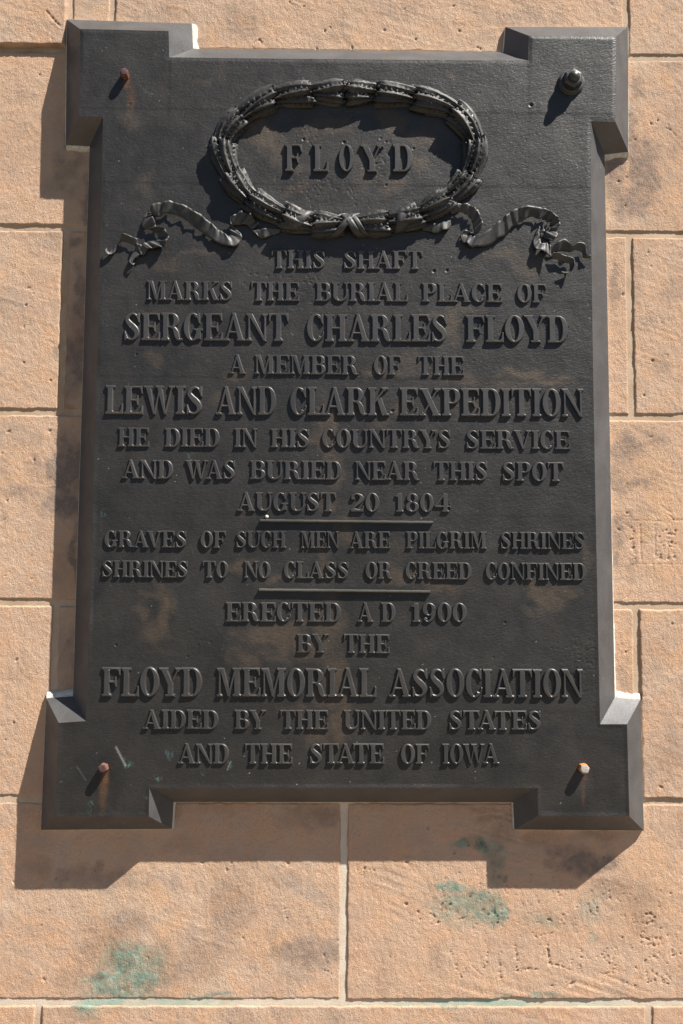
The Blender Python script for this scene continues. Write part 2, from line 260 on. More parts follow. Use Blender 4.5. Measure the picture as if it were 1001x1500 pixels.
def axis(a, b, fine_ranges, f, c):
    pts = [a, b]; e = [.0007, .0015, .0024, .0036, .0052]
    for k in e: pts += [a+k, b-k]
    x = a+.007
    while x < b-.007:
        pts.append(x); x += f if any(lo <= x <= hi for lo, hi in fine_ranges) else c
    pts = sorted(pts); o = [pts[0]]
    for p in pts[1:]:
        if p-o[-1] > .00045: o.append(p)
    o[-1] = b
    return np.array(o)
def stone(x0, x1, z0, z1, fx, fz, seed, off=0., smoothface=False, ragged=1.0, groove=0.):
    xs = axis(x0, x1, fx, .0014, .02); zs = axis(z0, z1, fz, .0014, .02)
    X, Z = np.meshgrid(xs, zs, indexing='ij')
    h = .0009*fbm(X*9+seed, Z*9, 3, seed)+.00035*fbm(X*38, Z*45, 3, seed+1)
    if not smoothface:
        h += .00042*fbm(X*150, Z*110, 3, seed+2)+.00022*vn(X*520, Z*220, seed+3)+.00012*vn(X*420, Z*420, seed+4)
    if groove:
        u = Z+.30*X+.01*fbm(X*6, Z*6, 2, seed+5)
        m = ss(-.1, .35, fbm(X*5+3, Z*7, 2, seed+6))
        h += groove*m*.00045*vn(u*230, X*12, seed+7)
    d = np.minimum(np.minimum(X-x0, x1-X), np.minimum(Z-z0, z1-Z))
    chip = ragged*(.0012*fbm(X*90, Z*90, 3, seed+8)+.004*np.clip(fbm(X*28+9, Z*28, 2, seed+9)-.42, 0, 1))
    rd = ss(0, .0034, d-np.maximum(chip, -.0012))
    h = h-.0062*(1-rd); h = np.where(d <= 1e-6, -.012, h)
    inx = [(p, r, dd) for p, q_, r, dd in [((a, b), None, r_, d_) for a, b, r_, d_ in PW] if x0 < p[0] < x1 and z0 < p[1] < z1]
    for (px, pz), r, dd in inx:
        i0, i1 = np.searchsorted(xs, (px-2.2*r-.002, px+2.2*r+.002)); j0, j1 = np.searchsorted(zs, (pz-2.2*r-.002, pz+2.2*r+.002))
        if i1-i0 < 2 or j1-j0 < 2: continue
        sx, sz = X[i0:i1, j0:j1], Z[i0:i1, j0:j1]
        th_ = (px*7919+pz*104729) % 3.14; e1 = 1+.5*math.sin(px*9371); u_ = (sx-px)*math.cos(th_)+(sz-pz)*math.sin(th_); v_ = -(sx-px)*math.sin(th_)+(sz-pz)*math.cos(th_); dist = np.hypot(u_, v_*e1)/max(r, .0010)+.25*vn(sx*700, sz*700, 4)
        h[i0:i1, j0:j1] -= dd*1.15*(1-ss(.35, 1.25, dist))
    for (ax, az), (bx_, bz), wd, dp in SWd:
        if not (x0-.01 < ax < x1+.01 and z0 < az < z1): continue
        vx, vz = bx_-ax, bz-az; t = np.clip(((X-ax)*vx+(Z-az)*vz)/(vx*vx+vz*vz+1e-12), 0, 1)
        dist = np.hypot(X-ax-t*vx, Z-az-t*vz)/max(wd, .0012)
        h -= dp*(.75+.5*vn(X*300, Z*300, 5))*(1-ss(.3, 1.3, dist))*(d > .004)
    Y = -(h+off)
    o = mesh_np('stone', np.stack([X, Y, Z], -1).reshape(-1, 3), grid_faces(len(xs), len(zs)), MS, wall, True)
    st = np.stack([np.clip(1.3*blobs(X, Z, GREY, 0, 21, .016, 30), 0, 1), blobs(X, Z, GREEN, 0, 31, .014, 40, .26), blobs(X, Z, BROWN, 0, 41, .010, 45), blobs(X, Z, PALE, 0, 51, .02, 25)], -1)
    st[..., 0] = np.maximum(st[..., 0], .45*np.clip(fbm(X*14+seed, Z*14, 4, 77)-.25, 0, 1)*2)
    # soot that gathers along the arrises
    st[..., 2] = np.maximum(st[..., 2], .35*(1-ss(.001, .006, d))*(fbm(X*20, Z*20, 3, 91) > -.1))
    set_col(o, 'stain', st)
    if smoothface: o['label'] = 'narrow smooth pale patch stone beside the plaque corner'
    return o
J = .0027                                                    # half joint
xl = lambda px, py: A(px, py)[0]
courses = []
allx = [(-.60, .60)]; side = [(-.60, -.345), (.345, .60)]
jx = {0: [-1.32, xl(103, 10), xl(165, 10), xl(918, 40), 1.32],
      1: [-1.32, -.86, .02, .90, 1.32], 2: [-1.32, xl(93, 470), xl(924, 470), 1.32],
      3: [-1.32, -.87, .01, .89, 1.32], 4: [-1.32, xl(78, 1030), xl(935, 1030), 1.32],
      5: [-1.32, -.86, xl(504, 1320), .87, 1.32], 6: [-1.32, xl(56, 1485), xl(951, 1485), 1.32]}
sd = 100
zz = JZ+[JZ[-1]-.28*(i+1) for i in range(4)]; zz = [z for z in zz]; zz[-1] = -1.96
for k in range(0, len(zz)-1):
    zt, zb = zz[k], zz[k+1]
    xs = jx.get(k, [-1.32, -.88, .0, .88, 1.32] if k % 2 else [-1.32, -.45, .43, 1.32])
    for i in range(len(xs)-1):
        sd += 13
        if k > 6: fx = fz = []
        else:
            fx = allx if k in (0, 5, 6) else side
            fz = [(zt-.30, .70)] if k == 0 else ([(-.90, zt)] if k == 6 else [(zb, zt)])
        jj = J if not (k == 0 and i in (0, 1)) else J
        off = .0075 if (k == 0 and i == 0) else {(0, 2): .0003, (2, 0): .0, (5, 1): -.0006, (1, 3): .0006, (4, 2): .0008}.get((k, i), 0)
        top, bot = zt-J*.95, zb+J*.95
        stone(xs[i]+J, xs[i+1]-J, bot, top, fx, fz, sd, off, smoothface=(k == 0 and i == 1), groove=1.2 if (k, i) == (5, 2) else .35)
# mortar set back in every joint, one sheet
xs = np.arange(-1.318, 1.3181, .0075); zs = np.arange(-1.955, .8479, .0075)
X, Z = np.meshgrid(xs, zs, indexing='ij')
Y = .0020+.0008*fbm(X*40, Z*40, 3, 5)
mo = mesh_np('mortar', np.stack([X, Y, Z], -1).reshape(-1, 3), grid_faces(len(xs), len(zs)), MM, wall, True)
mst = np.stack([X*0, blobs(X, Z, [(250, 1470, 90, 9, .5), (700, 1468, 110, 9, .7), (860, 1466, 60, 8, .3), (150, 1470, 40, 9, .8)], 0, 33), blobs(X, Z, [(45, 71, 80, 9, 1), (40, 606, 60, 8, .5), (40, 338, 60, 8, .5), (95, 500, 12, 200, .7), (30, 884, 60, 8, .5), (960, 608, 60, 8, .3)], 0, 35), blobs(X, Z, [(504, 1180+40*i, 12, 40, .8) for i in range(8)]+[(60*i, 1470, 60, 12, .8) for i in range(18)], 0, 36, .003)], -1)
set_col(mo, 'stain', mst)
# back of the wall so that it is solid
bk = mesh_py('core', [(x, y, z) for x in (-1.32, 1.32) for y in (.012, .5) for z in (-1.96, .849)], [(0, 1, 3, 2), (4, 6, 7, 5), (0, 4, 5, 1), (2, 3, 7, 6), (1, 5, 7, 3), (0, 2, 6, 4)], MM, wall)

# ------------------------------------------------------------------ the plaque
YF, YB = -.042, -.0065
plaque = bpy.data.objects.new('memorial_plaque', None); COL.objects.link(plaque)
plaque['label'] = 'dark bronze memorial tablet with raised lettering, oval laurel wreath and fluttering ribbon'; plaque['category'] = 'plaque'
# corners clockwise from the top left block: kind keys, front px, back px
CR = [(-1, 'B', 'T', (117, 42), (98, 28)), (-1, 'I', 'T', (247, 45), (281, 34)), (-1, 'I', 'T2', (248, 83.5), (283, 71)),
      (1, 'I', 'T2', (774, 88.5), (738, 76)), (1, 'I', 'T', (775, 52), (741, 39)), (1, 'B', 'T', (903, 53), (920.5, 39)), (1, 'B', 'TB', (902, 178), (921, 222)), (1, 'M', 'TB', (866, 177), (886, 226)),
      (1, 'M', 'BT', (879.5, 1061), (901, 1022)), (1, 'B', 'BT', (919, 1061), (938.5, 1025)), (1, 'B', 'B', (922.5, 1196), (943.7, 1217)), (1, 'J', 'B', (788.7, 1195.5), (754, 1215.5)), (1, 'J', 'B2', (788, 1154.6), (752, 1175.5)),
      (-1, 'J', 'B2', (219, 1155), (254.5, 1175)), (-1, 'J', 'B', (218, 1196), (252, 1214.5)), (-1, 'B', 'B', (81, 1196), (60, 1216)), (-1, 'B', 'BT', (86, 1059), (68, 1023)), (-1, 'M', 'BT', (126, 1056.5), (107, 1020)),
      (-1, 'M', 'TB', (151, 171), (131.5, 214)), (-1, 'B', 'TB', (115, 170), (96.5, 212))]
front = np.array([A(*c[3], YF) for c in CR]); back = np.array([A(*c[4], YB) for c in CR])
KX = {k: np.mean([abs(front[i][0]) for i, c in enumerate(CR) if c[1] == k]) for k in 'BIJM'}
KZ = {k: np.mean([front[i][1] for i, c in enumerate(CR) if c[2] == k]) for k in ('T', 'T2', 'TB', 'BT', 'B2', 'B')}
ideal = np.array([(c[0]*KX[c[1]], KZ[c[2]]) for c in CR])
def tps_fit(src, dst):
    n = len(src); d = np.linalg.norm(src[:, None]-src[None], axis=-1); K = np.where(d > 0, d*d*np.log(d+1e-12), 0)+np.eye(n)*1e-7
    P = np.c_[np.ones(n), src]; L = np.block([[K, P], [P.T, np.zeros((3, 3))]]); return np.linalg.solve(L, np.r_[dst-src, np.zeros((3, 2))])
TW = tps_fit(ideal, front)
def warp(X, Z):
    shp = X.shape; p = np.stack([X.ravel(), Z.ravel()], 1); out = np.zeros_like(p)
    out += TW[-3]+p@TW[-2:]
    for i, c in enumerate(ideal):
        d = np.hypot(p[:, 0]-c[0], p[:, 1]-c[1]); out += (d*d*np.log(d+1e-12))[:, None]*TW[i]
    p = p+out; return p[:, 0].reshape(shp), p[:, 1].reshape(shp)
def gl(keys, step):
    keys = sorted(set(keys)); o = []
    for a, b in zip(keys[:-1], keys[1:]):
        n = max(1, int(round((b-a)/step))); o += list(np.linspace(a, b, n, endpoint=False))
    return np.array(o+[keys[-1]])
gx = gl([s_*KX[k] for k in 'BIJM' for s_ in (-1, 1)], .00145); gz = gl(list(KZ.values()), .00145)
def inside(x, z):
    ax = abs(x)
    top = (z < KZ['T']) & (z > KZ['TB']) & (ax < KX['B']) & ((z < KZ['T2']) | (ax > KX['I']))
    mid = (z <= KZ['TB']) & (z >= KZ['BT']) & (ax < KX['M'])
    bot = (z < KZ['BT']) & (z > KZ['B']) & (ax < KX['B']) & ((z > KZ['B2']) | (ax > KX['J']))
    return top | mid | bot
cxm, czm = np.meshgrid((gx[1:]+gx[:-1])/2, (gz[1:]+gz[:-1])/2, indexing='ij')
keep = inside(cxm, czm)
X, Z = np.meshgrid(gx, gz, indexing='ij')
edge_d = np.full(X.shape, 1.0)
for i in range(20):
    a, b = ideal[i], ideal[(i+1) % 20]; v = b-a; t = np.clip(((X-a[0])*v[0]+(Z-a[1])*v[1])/(v@v), 0, 1)
    edge_d = np.minimum(edge_d, np.hypot(X-a[0]-t*v[0], Z-a[1]-t*v[1]))
X2, Z2 = warp(X, Z)
h = .0009*fbm(X*10, Z*10, 3, 2)+.00022*fbm(X*45, Z*45, 3, 3)
for (py, st, x0_, x1_) in [(160, .0003, 120, 880), (268, .00025, 150, 880), (437, .0002, 150, 880), (552, .0003, 150, 880), (752, .0002, 150, 880), (1040, .0002, 150, 880)]:
    zc = A(300, py, YF)[1]; h += st*np.tanh((Z2-zc)/.0012)*.5
for px, st in [(248, .0003), (776, .0002)]:
    xc = A(px, 150, YF)[0]; h += st*np.tanh((X2-xc)/.0012)*.5*ss(.42, .46, Z2)
# gentle dished ground inside the oval
ox, oz = A(512, 232, YF); e_ = np.hypot((X2-ox)/.165, (Z2-oz)/.082); h -= .0007*(1-ss(.85, 1.05, e_))
PP = [(778, 154, 2.6, 2.2), (636, 397, 2.4, 2.2), (655, 396, 2.2, 2), (190, 152, 1.5, 1.2), (205, 305, 1.4, 1.2), (740, 912, 1.8, 1.6), (170, 945, 1.8, 1.6), (294, 938, 1.3, 1.2), (291, 945, 1.3, 1.2), (308, 941, 1.3, 1.2), (275, 962, 1.6, 1.5), (278, 923, 1.3, 1.1),
      (255, 896, 1.3, 1.1), (200, 519, 1.6, 1.5), (566, 205+2, 1.6, 1.4), (504, 208, 2.2, 2), (445, 204, 2, 1.6), (558, 202, 1.6, 1.4), (606, 217, 1.8, 1.6), (566, 271, 1.8, 1.6), (723, 963, 1.4, 1.2), (877, 1044, 1.6, 1.4), (873, 1010, 1.2, 1.2), (508, 897, 1.1, 1), (694, 528, 1.4, 1.2), (575, 602, 2.2, 2), (831, 480, 1.8, 1.5), (830, 492, 1.8, 1.6), (250, 520, 1.2, 1), (785, 196, 1.2, 1), (770, 205, 1.2, 1), (885, 245, 1.3, 1.2)]
for cx, cy, rx, ry, n in [(480, 270, 50, 22, 70), (440, 190, 30, 24, 36), (560, 245, 22, 26, 36), (500, 160, 70, 20, 26), (420, 260, 50, 30, 24), (400, 410, 50, 14, 30), (460, 415, 30, 20, 26), (848, 955, 34, 24, 60), (830, 985, 26, 16, 30), (865, 985, 14, 30, 20), (640, 175, 60, 50, 16), (505, 535, 60, 20, 6)]:
    for _ in range(n): PP.append((cx+random.gauss(0, .6)*rx, cy+random.gauss(0, .6)*ry, random.uniform(.9, 1.25), random.uniform(.7, 1.3)))
for _ in range(240): PP.append((random.uniform(120, 900), random.uniform(80, 1190), random.uniform(.9, 1.2), random.uniform(.4, 1.0)))
IDX = lambda arr, v: int(np.clip(np.searchsorted(arr, v), 0, len(arr)-1))
for px, py, r, dd in PP:
    wx, wz = A(px, py, YF); i = IDX(gx, wx); j = IDX(gz, wz); i0, i1, j0, j1 = max(i-6, 0), i+6, max(j-6, 0), j+6
    dist = np.hypot(X2[i0:i1, j0:j1]-wx, Z2[i0:i1, j0:j1]-wz)/(r/1000)
    h[i0:i1, j0:j1] -= dd/1000*(1-ss(.3, 1.2, dist))*(edge_d[i0:i1, j0:j1] > .003)
    if r > 1.5: h[i0:i1, j0:j1] += .0003*np.exp(-((dist-1.7)/.4)**2)*(edge_d[i0:i1, j0:j1] > .003)
h = h*ss(.0, .006, edge_d)
Yf = YF-h
ff = grid_faces(len(gx), len(gz), keep); used = np.unique(ff); remap = np.full(X.size, -1); remap[used] = np.arange(len(used))
co = np.stack([X2, Yf, Z2], -1).reshape(-1, 3)[used]
fo = mesh_np('face_plate', co, remap[ff], MF, plaque, True)
PB = [(385, 190, 22, 34, .7), (405, 225, 22, 22, .55), (478, 180, 26, 16, .7), (455, 196, 22, 14, .5), (575, 178, 22, 16, .6), (612, 205, 26, 14, .6), (585, 190, 10, 14, .5), (620, 240, 16, 10, .5), (572, 270, 16, 22, .65), (530, 235, 12, 18, .45), (540, 260, 18, 14, .4), (425, 245, 24, 12, .45), (440, 275, 22, 8, .4),
      (735, 372, 24, 14, .6), (770, 390, 22, 18, .45), (662, 480, 16, 26, .65), (690, 452, 24, 12, .45), (600, 530, 30, 14, .35), (565, 548, 36, 8, .7), (680, 552, 34, 8, .65), (775, 550, 50, 9, .75), (815, 556, 34, 6, .95), (740, 565, 30, 8, .5), (690, 590, 20, 20, .35), (585, 595, 10, 12, .6), (555, 620, 20, 8, .35),
      (478, 632, 14, 36, .7), (462, 640, 12, 10, .5), (492, 690, 14, 30, .6), (478, 735, 24, 14, .55), (500, 775, 18, 20, .5), (478, 825, 12, 30, .6), (345, 828, 30, 10, .55), (415, 850, 26, 7, .5), (590, 840, 50, 12, .5), (650, 860, 30, 9, .6), (665, 868, 14, 10, .4), (800, 880, 28, 24, .75), (830, 865, 24, 16, .5), (860, 820, 9, 26, .45), (560, 800, 40, 8, .3),
      (238, 885, 14, 40, .7), (222, 925, 22, 22, .55), (225, 870, 22, 8, .45), (205, 900, 10, 10, .4), (400, 935, 50, 18, .7), (440, 950, 45, 18, .7), (360, 965, 22, 14, .55), (480, 920, 22, 50, .6), (490, 1000, 14, 40, .65), (470, 1020, 14, 14, .5), (500, 1060, 14, 40, .65), (470, 1080, 20, 22, .55), (430, 1040, 22, 10, .35), (420, 920, 40, 8, .5),
      (195, 345, 6, 40, .0), (240, 385, 30, 10, .4), (290, 375, 40, 5, .4), (190, 170, 18, 20, .4), (215, 270, 12, 16, .3), (325, 100, 10, 30, .25), (225, 527, 22, 14, .4), (345, 545, 18, 9, .45), (320, 585, 16, 9, .35), (660, 118, 6, 9, .5), (310, 120, 20, 6, .25), (640, 470, 14, 10, .3)]
PR = [(186, 118, 5, 14, .7), (192, 150, 8, 26, .35), (152, 1160, 6, 32, .45), (154, 1140, 5, 12, .8), (856, 1160, 3, 26, .35), (270, 1095, 3, 8, .0), (858, 1140, 4, 6, .4)]
PG = [(190, 1121, 7, 4, .8), (183, 1112, 3, 4, .4), (231, 1139, 6, 5, .85), (214, 1167, 4, 3, .7), (132, 1178, 5, 4, .7), (132, 1190, 3, 6, .6), (248, 1105, 6, 8, .4), (262, 1098, 3, 6, .3), (336, 1120, 3, 7, .5), (279, 664, 5, 12, .45), (276, 650, 4, 8, .4), (151, 752, 3, 5, .7), (215, 133, 5, 4, .35), (222, 138, 3, 3, .5), (756, 100, 3, 3, .2), (296, 1136, 3, 2, .6), (234, 1159, 2, 2, .8)]
def ps(px, py, rx, ry): return (px, py, rx, ry)
st = np.stack([blobs(X2, Z2, PB, YF, 61, .016, 34, .34), .6*blobs(X2, Z2, PG, YF, 62, .003, 160), blobs(X2, Z2, PR, YF, 63, .002, 60), X2*0], -1)
for (p, q, wd, a_) in [((170, 1095), (184, 1122), 1.3, .5), ((333, 1128), (338, 1116), .7, .4), ((112, 1122), (126, 1144), .5, .2)]:      # pale bird-lime scratches
    a = np.array(A(*p, YF)); b = np.array(A(*q, YF)); v = b-a; t = np.clip(((X2-a[0])*v[0]+(Z2-a[1])*v[1])/(v@v), 0, 1)
    st[..., 3] = np.maximum(st[..., 3], a_*(1-ss(.5, 1.3, np.hypot(X2-a[0]-t*v[0], Z2-a[1]-t*v[1])/(wd/1000))))
for _ in range(90):
    px, py = random.uniform(90, 910), random.uniform(60, 1190); a = A(px, py, YF); i = IDX(gx, a[0]); j = IDX(gz, a[1])
    st[i:i+1, j:j+1, 3 if random.random() < .5 else 1] = random.uniform(.3, .8)
set_col(fo, 'stain', st.reshape(-1, 4)[used])
# bevels: one part for each of the twenty faces of the sloping edge
NS = 24
for i in range(20):
    j = (i+1) % 20; vs = []; fs = []; m = 5
    for a in range(NS+1):
        t = a/NS; p = ideal[i]*(1-t)+ideal[j]*t; fx_, fz_ = warp(np.array([p[0]]), np.array([p[1]])); fp = np.array([fx_[0], fz_[0]]); bp = back[i]*(1-t)+back[j]*t
        for b in range(m+1):
            u = b/m; q = fp*(1-u)+bp*u; y = YF*(1-u)+YB*u
            nn = .00035*float(fbm(np.array([q[0]*22+i*3]), np.array([q[1]*22]), 2, 6)[0])*math.sin(math.pi*u)
            vs.append((q[0], y-nn, q[1]))
        vs.append((bp[0], -.0035, bp[1])); 
    r_ = m+2
    for a in range(NS):
        for b in range(m+1): fs.append((a*r_+b, a*r_+b+1, (a+1)*r_+b+1, (a+1)*r_+b))
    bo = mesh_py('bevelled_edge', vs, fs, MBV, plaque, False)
# worn light arris line and caulk bead round the back edge
cv = []; cf = []; rr_ = .0
CAULK = {(1, 2): .012, (6, 7): .007, (8, 9): .011, (16, 17): .010, (19, 18): .006}
for i in range(20):
    j = (i+1) % 20; a, b = back[i], back[j]; L = np.linalg.norm(b-a); n = max(2, int(L/.004)); dr = (b-a)/L; out = np.array([-dr[1], dr[0]])
    wd0 = {1: .0075, 6: .0065, 8: .0085, 16: .0085, 18: .0055, 7: .0028, 9: .0018, 19: .0022, 17: .0014, 3: .001}.get(i, .0012)
    base = len(cv)
    for k in range(n+1):
        t = k/n; p = a*(1-t)+b*t; wv = wd0*(1+.5*float(fbm(np.array([p[0]*70]), np.array([p[1]*70]), 3, 8)[0]))
        tp = min(1, 1.0)
        if i in (7,): wv *= .12+1.1*max(0, 2*t-1)
        if i in (9,): wv *= .4
        for u, y in ((-.003, -.0062), (0.0, -.0060), (wv*.6, -.0048), (wv, -.0012), (wv+.001, .003)):
            q = p+out*u; cv.append((q[0], y-.0004*float(fbm(np.array([q[0]*150]), np.array([q[1]*150]), 2, 18)[0]), q[1]))
    for k in range(n):
        for u in range(4): cf.append((base+k*5+u, base+(k+1)*5+u, base+(k+1)*5+u+1, base+k*5+u+1))
mesh_py('caulk_bead', cv, cf, MC, plaque, True)

# ------------------------------------------------------------------ letters
S, TH, EX, HL = .205, .055, .075, .062
def rect(x0, y0, x1, y1): return [(x0, y0), (x1, y0), (x1, y1), (x0, y1)]
def foot(x0, x1, y=0, up=1, el=EX, er=EX):
    f_ = lambda dy: y+up*dy
    p = [(x0-el, y), (x1+er, y), (x1+er, f_(TH)), (x1+.03, f_(TH+.018)), (x1, f_(TH+.07)), (x0, f_(TH+.07)), (x0-.03, f_(TH+.018)), (x0-el, f_(TH))]
    return p if up > 0 else p[::-1]
def stem(x0, wd=S, el=EX, er=EX, top=True, bot=True):
    r = [rect(x0, .01, x0+wd, .99)]
    if bot: r.append(foot(x0, x0+wd, 0, 1, el, er))
    if top: r.append(foot(x0, x0+wd, 1, -1, el, er))
    return r
def cr(P, n=6):
    P = np.array(P, float); o = []
    Q = np.vstack([2*P[0]-P[1], P, 2*P[-1]-P[-2]])
    for i in range(1, len(Q)-2):
        for k in range(n):
            t = k/n; o.append(.5*((2*Q[i])+(-Q[i-1]+Q[i+1])*t+(2*Q[i-1]-5*Q[i]+4*Q[i+1]-Q[i+2])*t*t+(-Q[i-1]+3*Q[i]-3*Q[i+1]+Q[i+2])*t**3))
    o.append(P[-1]); return np.array(o)
def brush(P, n=6):
    """P: x, y, width -> list of quads"""
    C = cr(P, n); T = np.gradient(C[:, :2], axis=0); T /= np.linalg.norm(T, axis=1)[:, None]+1e-9; N = np.c_[-T[:, 1], T[:, 0]]
    a = C[:, :2]+N*C[:, 2:3]/2; b = C[:, :2]-N*C[:, 2:3]/2
    return [[tuple(a[i]), tuple(a[i+1]), tuple(b[i+1]), tuple(b[i])] for i in range(len(C)-1)]
def ring(cx, rx, t=S, hy=.058, cy=.5, ry=.512, a0=0, a1=360, n=36):
    o = []; ang = np.radians(np.linspace(a0, a1, int(n*abs(a1-a0)/360)+1))
    out = [(cx+rx*math.cos(a), cy+ry*math.sin(a)) for a in ang]; inn = [(cx+(rx-t)*math.cos(a), cy+(ry-hy)*math.sin(a)) for a in ang]
    return [[out[i], out[i+1], inn[i+1], inn[i]] for i in range(len(out)-1)]
def arm_top(x, W, drop=.25): return [[(x, 1), (W, 1), (W, 1-drop), (W-.035, 1-drop), (W-.07, .885), (W-.13, .945), (x, .945)]]
def arm_bot(x, W, rise=.29): return [[(x, 0), (x, .055), (W-.15, .055), (W-.085, .125), (W-.04, rise), (W-.0, rise), (W, 0)]]
def arm_mid(x, W): return [[(x, .475), (x, .53), (W-.12, .53), (W-.07, .57), (W-.045, .67), (W-.01, .67), (W-.01, .335), (W-.045, .335), (W-.07, .435), (W-.12, .475)]]
def dstroke(xb, xt, wd): return [[(xb, .0), (xb+wd, .0), (xt+wd, 1.), (xt, 1.)]]
def hserif(xc, y, up, half=.11): return [foot(xc-.02, xc+.02, y, up, half-.02, half-.02)]
e = EX
def bowl(x, R, y0, y1, t=S): return ring(x, R, t, .058, (y0+y1)/2, (y1-y0)/2, -90, 90)
G_ = {}
def D(ch, wdt, polys): G_[ch] = (wdt, [p for p in polys])
D('I', S+2*e, stem(e)); D('H', .86, stem(e, er=.06)+stem(.86-e-S, el=.06)+[rect(e+S-.01, .47, .86-e-S+.01, .53)])
D('E', .74, stem(e, er=0)+arm_top(e+.1, .71)+arm_bot(e+.1, .74)+arm_mid(e+S-.01, .56)); D('F', .70, stem(e, er=0, bot=False)+[foot(e, e+S)]+arm_top(e+.1, .70)+arm_mid(e+S-.01, .56))
D('L', .68, stem(e, er=0)+[foot(e, e+S, 1, -1)]+arm_bot(e+.1, .68, .36)); D('T', .78, [rect(.39-S/2, .01, .39+S/2, .99), foot(.39-S/2, .39+S/2)]+[[(0, 1), (.0, .72), (.035, .72), (.075, .88), (.14, .945), (.39, .945), (.64, .945), (.705, .88), (.745, .72), (.78, .72), (.78, 1)]])
D('D', .78, stem(e, er=0)+[rect(e+S-.02, 0, .44, .055), rect(e+S-.02, .945, .44, 1)]+bowl(.43, .35, 0, 1)); D('O', .74, ring(.37, .37)); D('0', .66, ring(.33, .33, .19))
D('B', .76, stem(e, er=0)+[rect(e+S-.02, 0, .48, .055), rect(e+S-.02, .945, .45, 1), rect(e+S-.02, .49, .47, .54)]+bowl(.44, .28, .49, 1, .19)+bowl(.46, .30, 0, .54, .2))
D('P', .72, stem(e, er=0, bot=False)+[foot(e, e+S)]+[rect(e+S-.02, .945, .44, 1), rect(e+S-.02, .44, .44, .495)]+bowl(.43, .29, .44, 1, .2))
D('R', .86, stem(e, er=.05)+[rect(e+S-.02, .945, .44, 1), rect(e+S-.02, .465, .44, .52)]+bowl(.42, .28, .465, 1, .2)+brush([(.40, .49, .06), (.52, .44, .13), (.60, .30, .195), (.66, .12, .18), (.74, .035, .09), (.85, .05, .045)]))
D('K', .86, stem(e, er=.06)+[[(e+S-.02, .40), (e+S-.02, .50), (.66, .97), (.74, .97)]]+hserif(.70, 1, -1, .13)+[[(.37, .57), (.55, .64), (.80, .02), (.57, .02)]]+hserif(.72, 0, 1, .15))
D('N', .86, [rect(e, .02, e+.07, .98), foot(e, e+.07, 0, 1, e, .08), rect(.86-e-.07, .04, .86-e, .98), foot(.86-e-.07, .86-e, 1, -1, .08, e)]+[[(.02, 1), (.24, 1), (.80, .0), (.70, .0), (.08, .96)]]+[foot(e, e+.05, 1, -1, e, .02)])
D('M', 1.0, [rect(e, .02, e+.065, .98), foot(e, e+.065, 0, 1, e, .08)]+stem(1.0-e-S, S, .07, e)+[[(.04, 1), (.28, 1), (.55, .12), (.49, .0), (.44, .0), (.12, .96)], [(.44, .0), (.51, .0), (.80, .98), (.72, .98)]]+[foot(e, e+.06, 1, -1, e, .02), foot(.74, .80, 1, -1, .03, 0)])
D('A', .86, [[(.07, .02), (.14, .02), (.44, .93), (.40, 1.0), (.37, 1)], [(.34, 1.01), (.46, 1.01), (.80, .01), (.58, .01), (.36, .86)], rect(.19, .285, .62, .34)]+hserif(.105, 0, 1, .125)+hserif(.69, 0, 1, .17))
D('V', .84, [[(.05, .98), (.27, .98), (.46, .16), (.50, 0), (.40, 0)], [(.42, .0), (.49, .0), (.77, .98), (.70, .98)]]+hserif(.16, 1, -1, .17)+hserif(.73, 1, -1, .12))
D('W', 1.2, [[(.05, .98), (.26, .98), (.44, .0), (.36, 0)], [(.38, 0), (.44, 0), (.66, .98), (.60, .98)], [(.50, .98), (.70, .98), (.87, .0), (.79, 0)], [(.81, 0), (.87, 0), (1.12, .98), (1.06, .98)]]+hserif(.15, 1, -1, .16)+hserif(.60, 1, -1, .15)+hserif(1.09, 1, -1, .11))
D('X', .86, [[(.07, .98), (.31, .98), (.80, .02), (.56, .02)], [(.10, .02), (.17, .02), (.76, .98), (.69, .98)]]+hserif(.18, 1, -1, .17)+hserif(.72, 1, -1, .12)+hserif(.13, 0, 1, .12)+hserif(.68, 0, 1, .17))
D('Y', .86, [[(.05, .98), (.28, .98), (.52, .46), (.40, .30), (.34, .40)], [(.44, .42), (.50, .46), (.77, .98), (.70, .98)], rect(.43-S/2, .01, .43+S/2, .46)]+hserif(.16, 1, -1, .17)+hserif(.74, 1, -1, .12)+hserif(.43, 0, 1, .18))
D('U', .84, stem(e, S, bot=False)[:1][:0]+[rect(e, .28, e+S, .99), foot(e, e+S, 1, -1), rect(.84-e-.065, .3, .84-e, .99), foot(.84-e-.065, .84-e, 1, -1, .09, e)]+brush([(e+S/2, .34, S), (e+S/2+.01, .22, S-.005), (.28, .07, .12), (.42, .03, .075), (.60, .08, .085), (.705, .22, .075), (.732, .34, .067)]))
beak = [[(.575, .995), (.62, .995), (.62, .655), (.585, .655), (.52, .82), (.49, .90)]]
D('C', .68, ring(.36, .36, S, .058, a0=48, a1=318)+[[(.60, 1.0), (.645, 1.0), (.645, .64), (.605, .64), (.55, .79), (.50, .88)]]+brush([(.57, .12, .06), (.62, .2, .05), (.665, .34, .03)], 3))
D('G', .78, ring(.36, .36, S, .058, a0=48, a1=322)+[[(.60, 1.0), (.645, 1.0), (.645, .64), (.605, .64), (.55, .79), (.50, .88)], rect(.50, .06, .685, .40), [(.42, .375), (.42, .43), (.76, .43), (.76, .375)]])
D('S', .66, brush([(.555, .80, .05), (.48, .92, .055), (.33, .965, .065), (.17, .87, .13), (.135, .74, .17), (.24, .60, .20), (.38, .48, .225), (.49, .36, .205), (.515, .22, .17), (.44, .09, .10), (.30, .035, .062), (.14, .08, .055), (.07, .20, .05)])+beak+[[(.075, .0), (.03, .0), (.03, .345), (.065, .345), (.12, .19), (.16, .11)]])
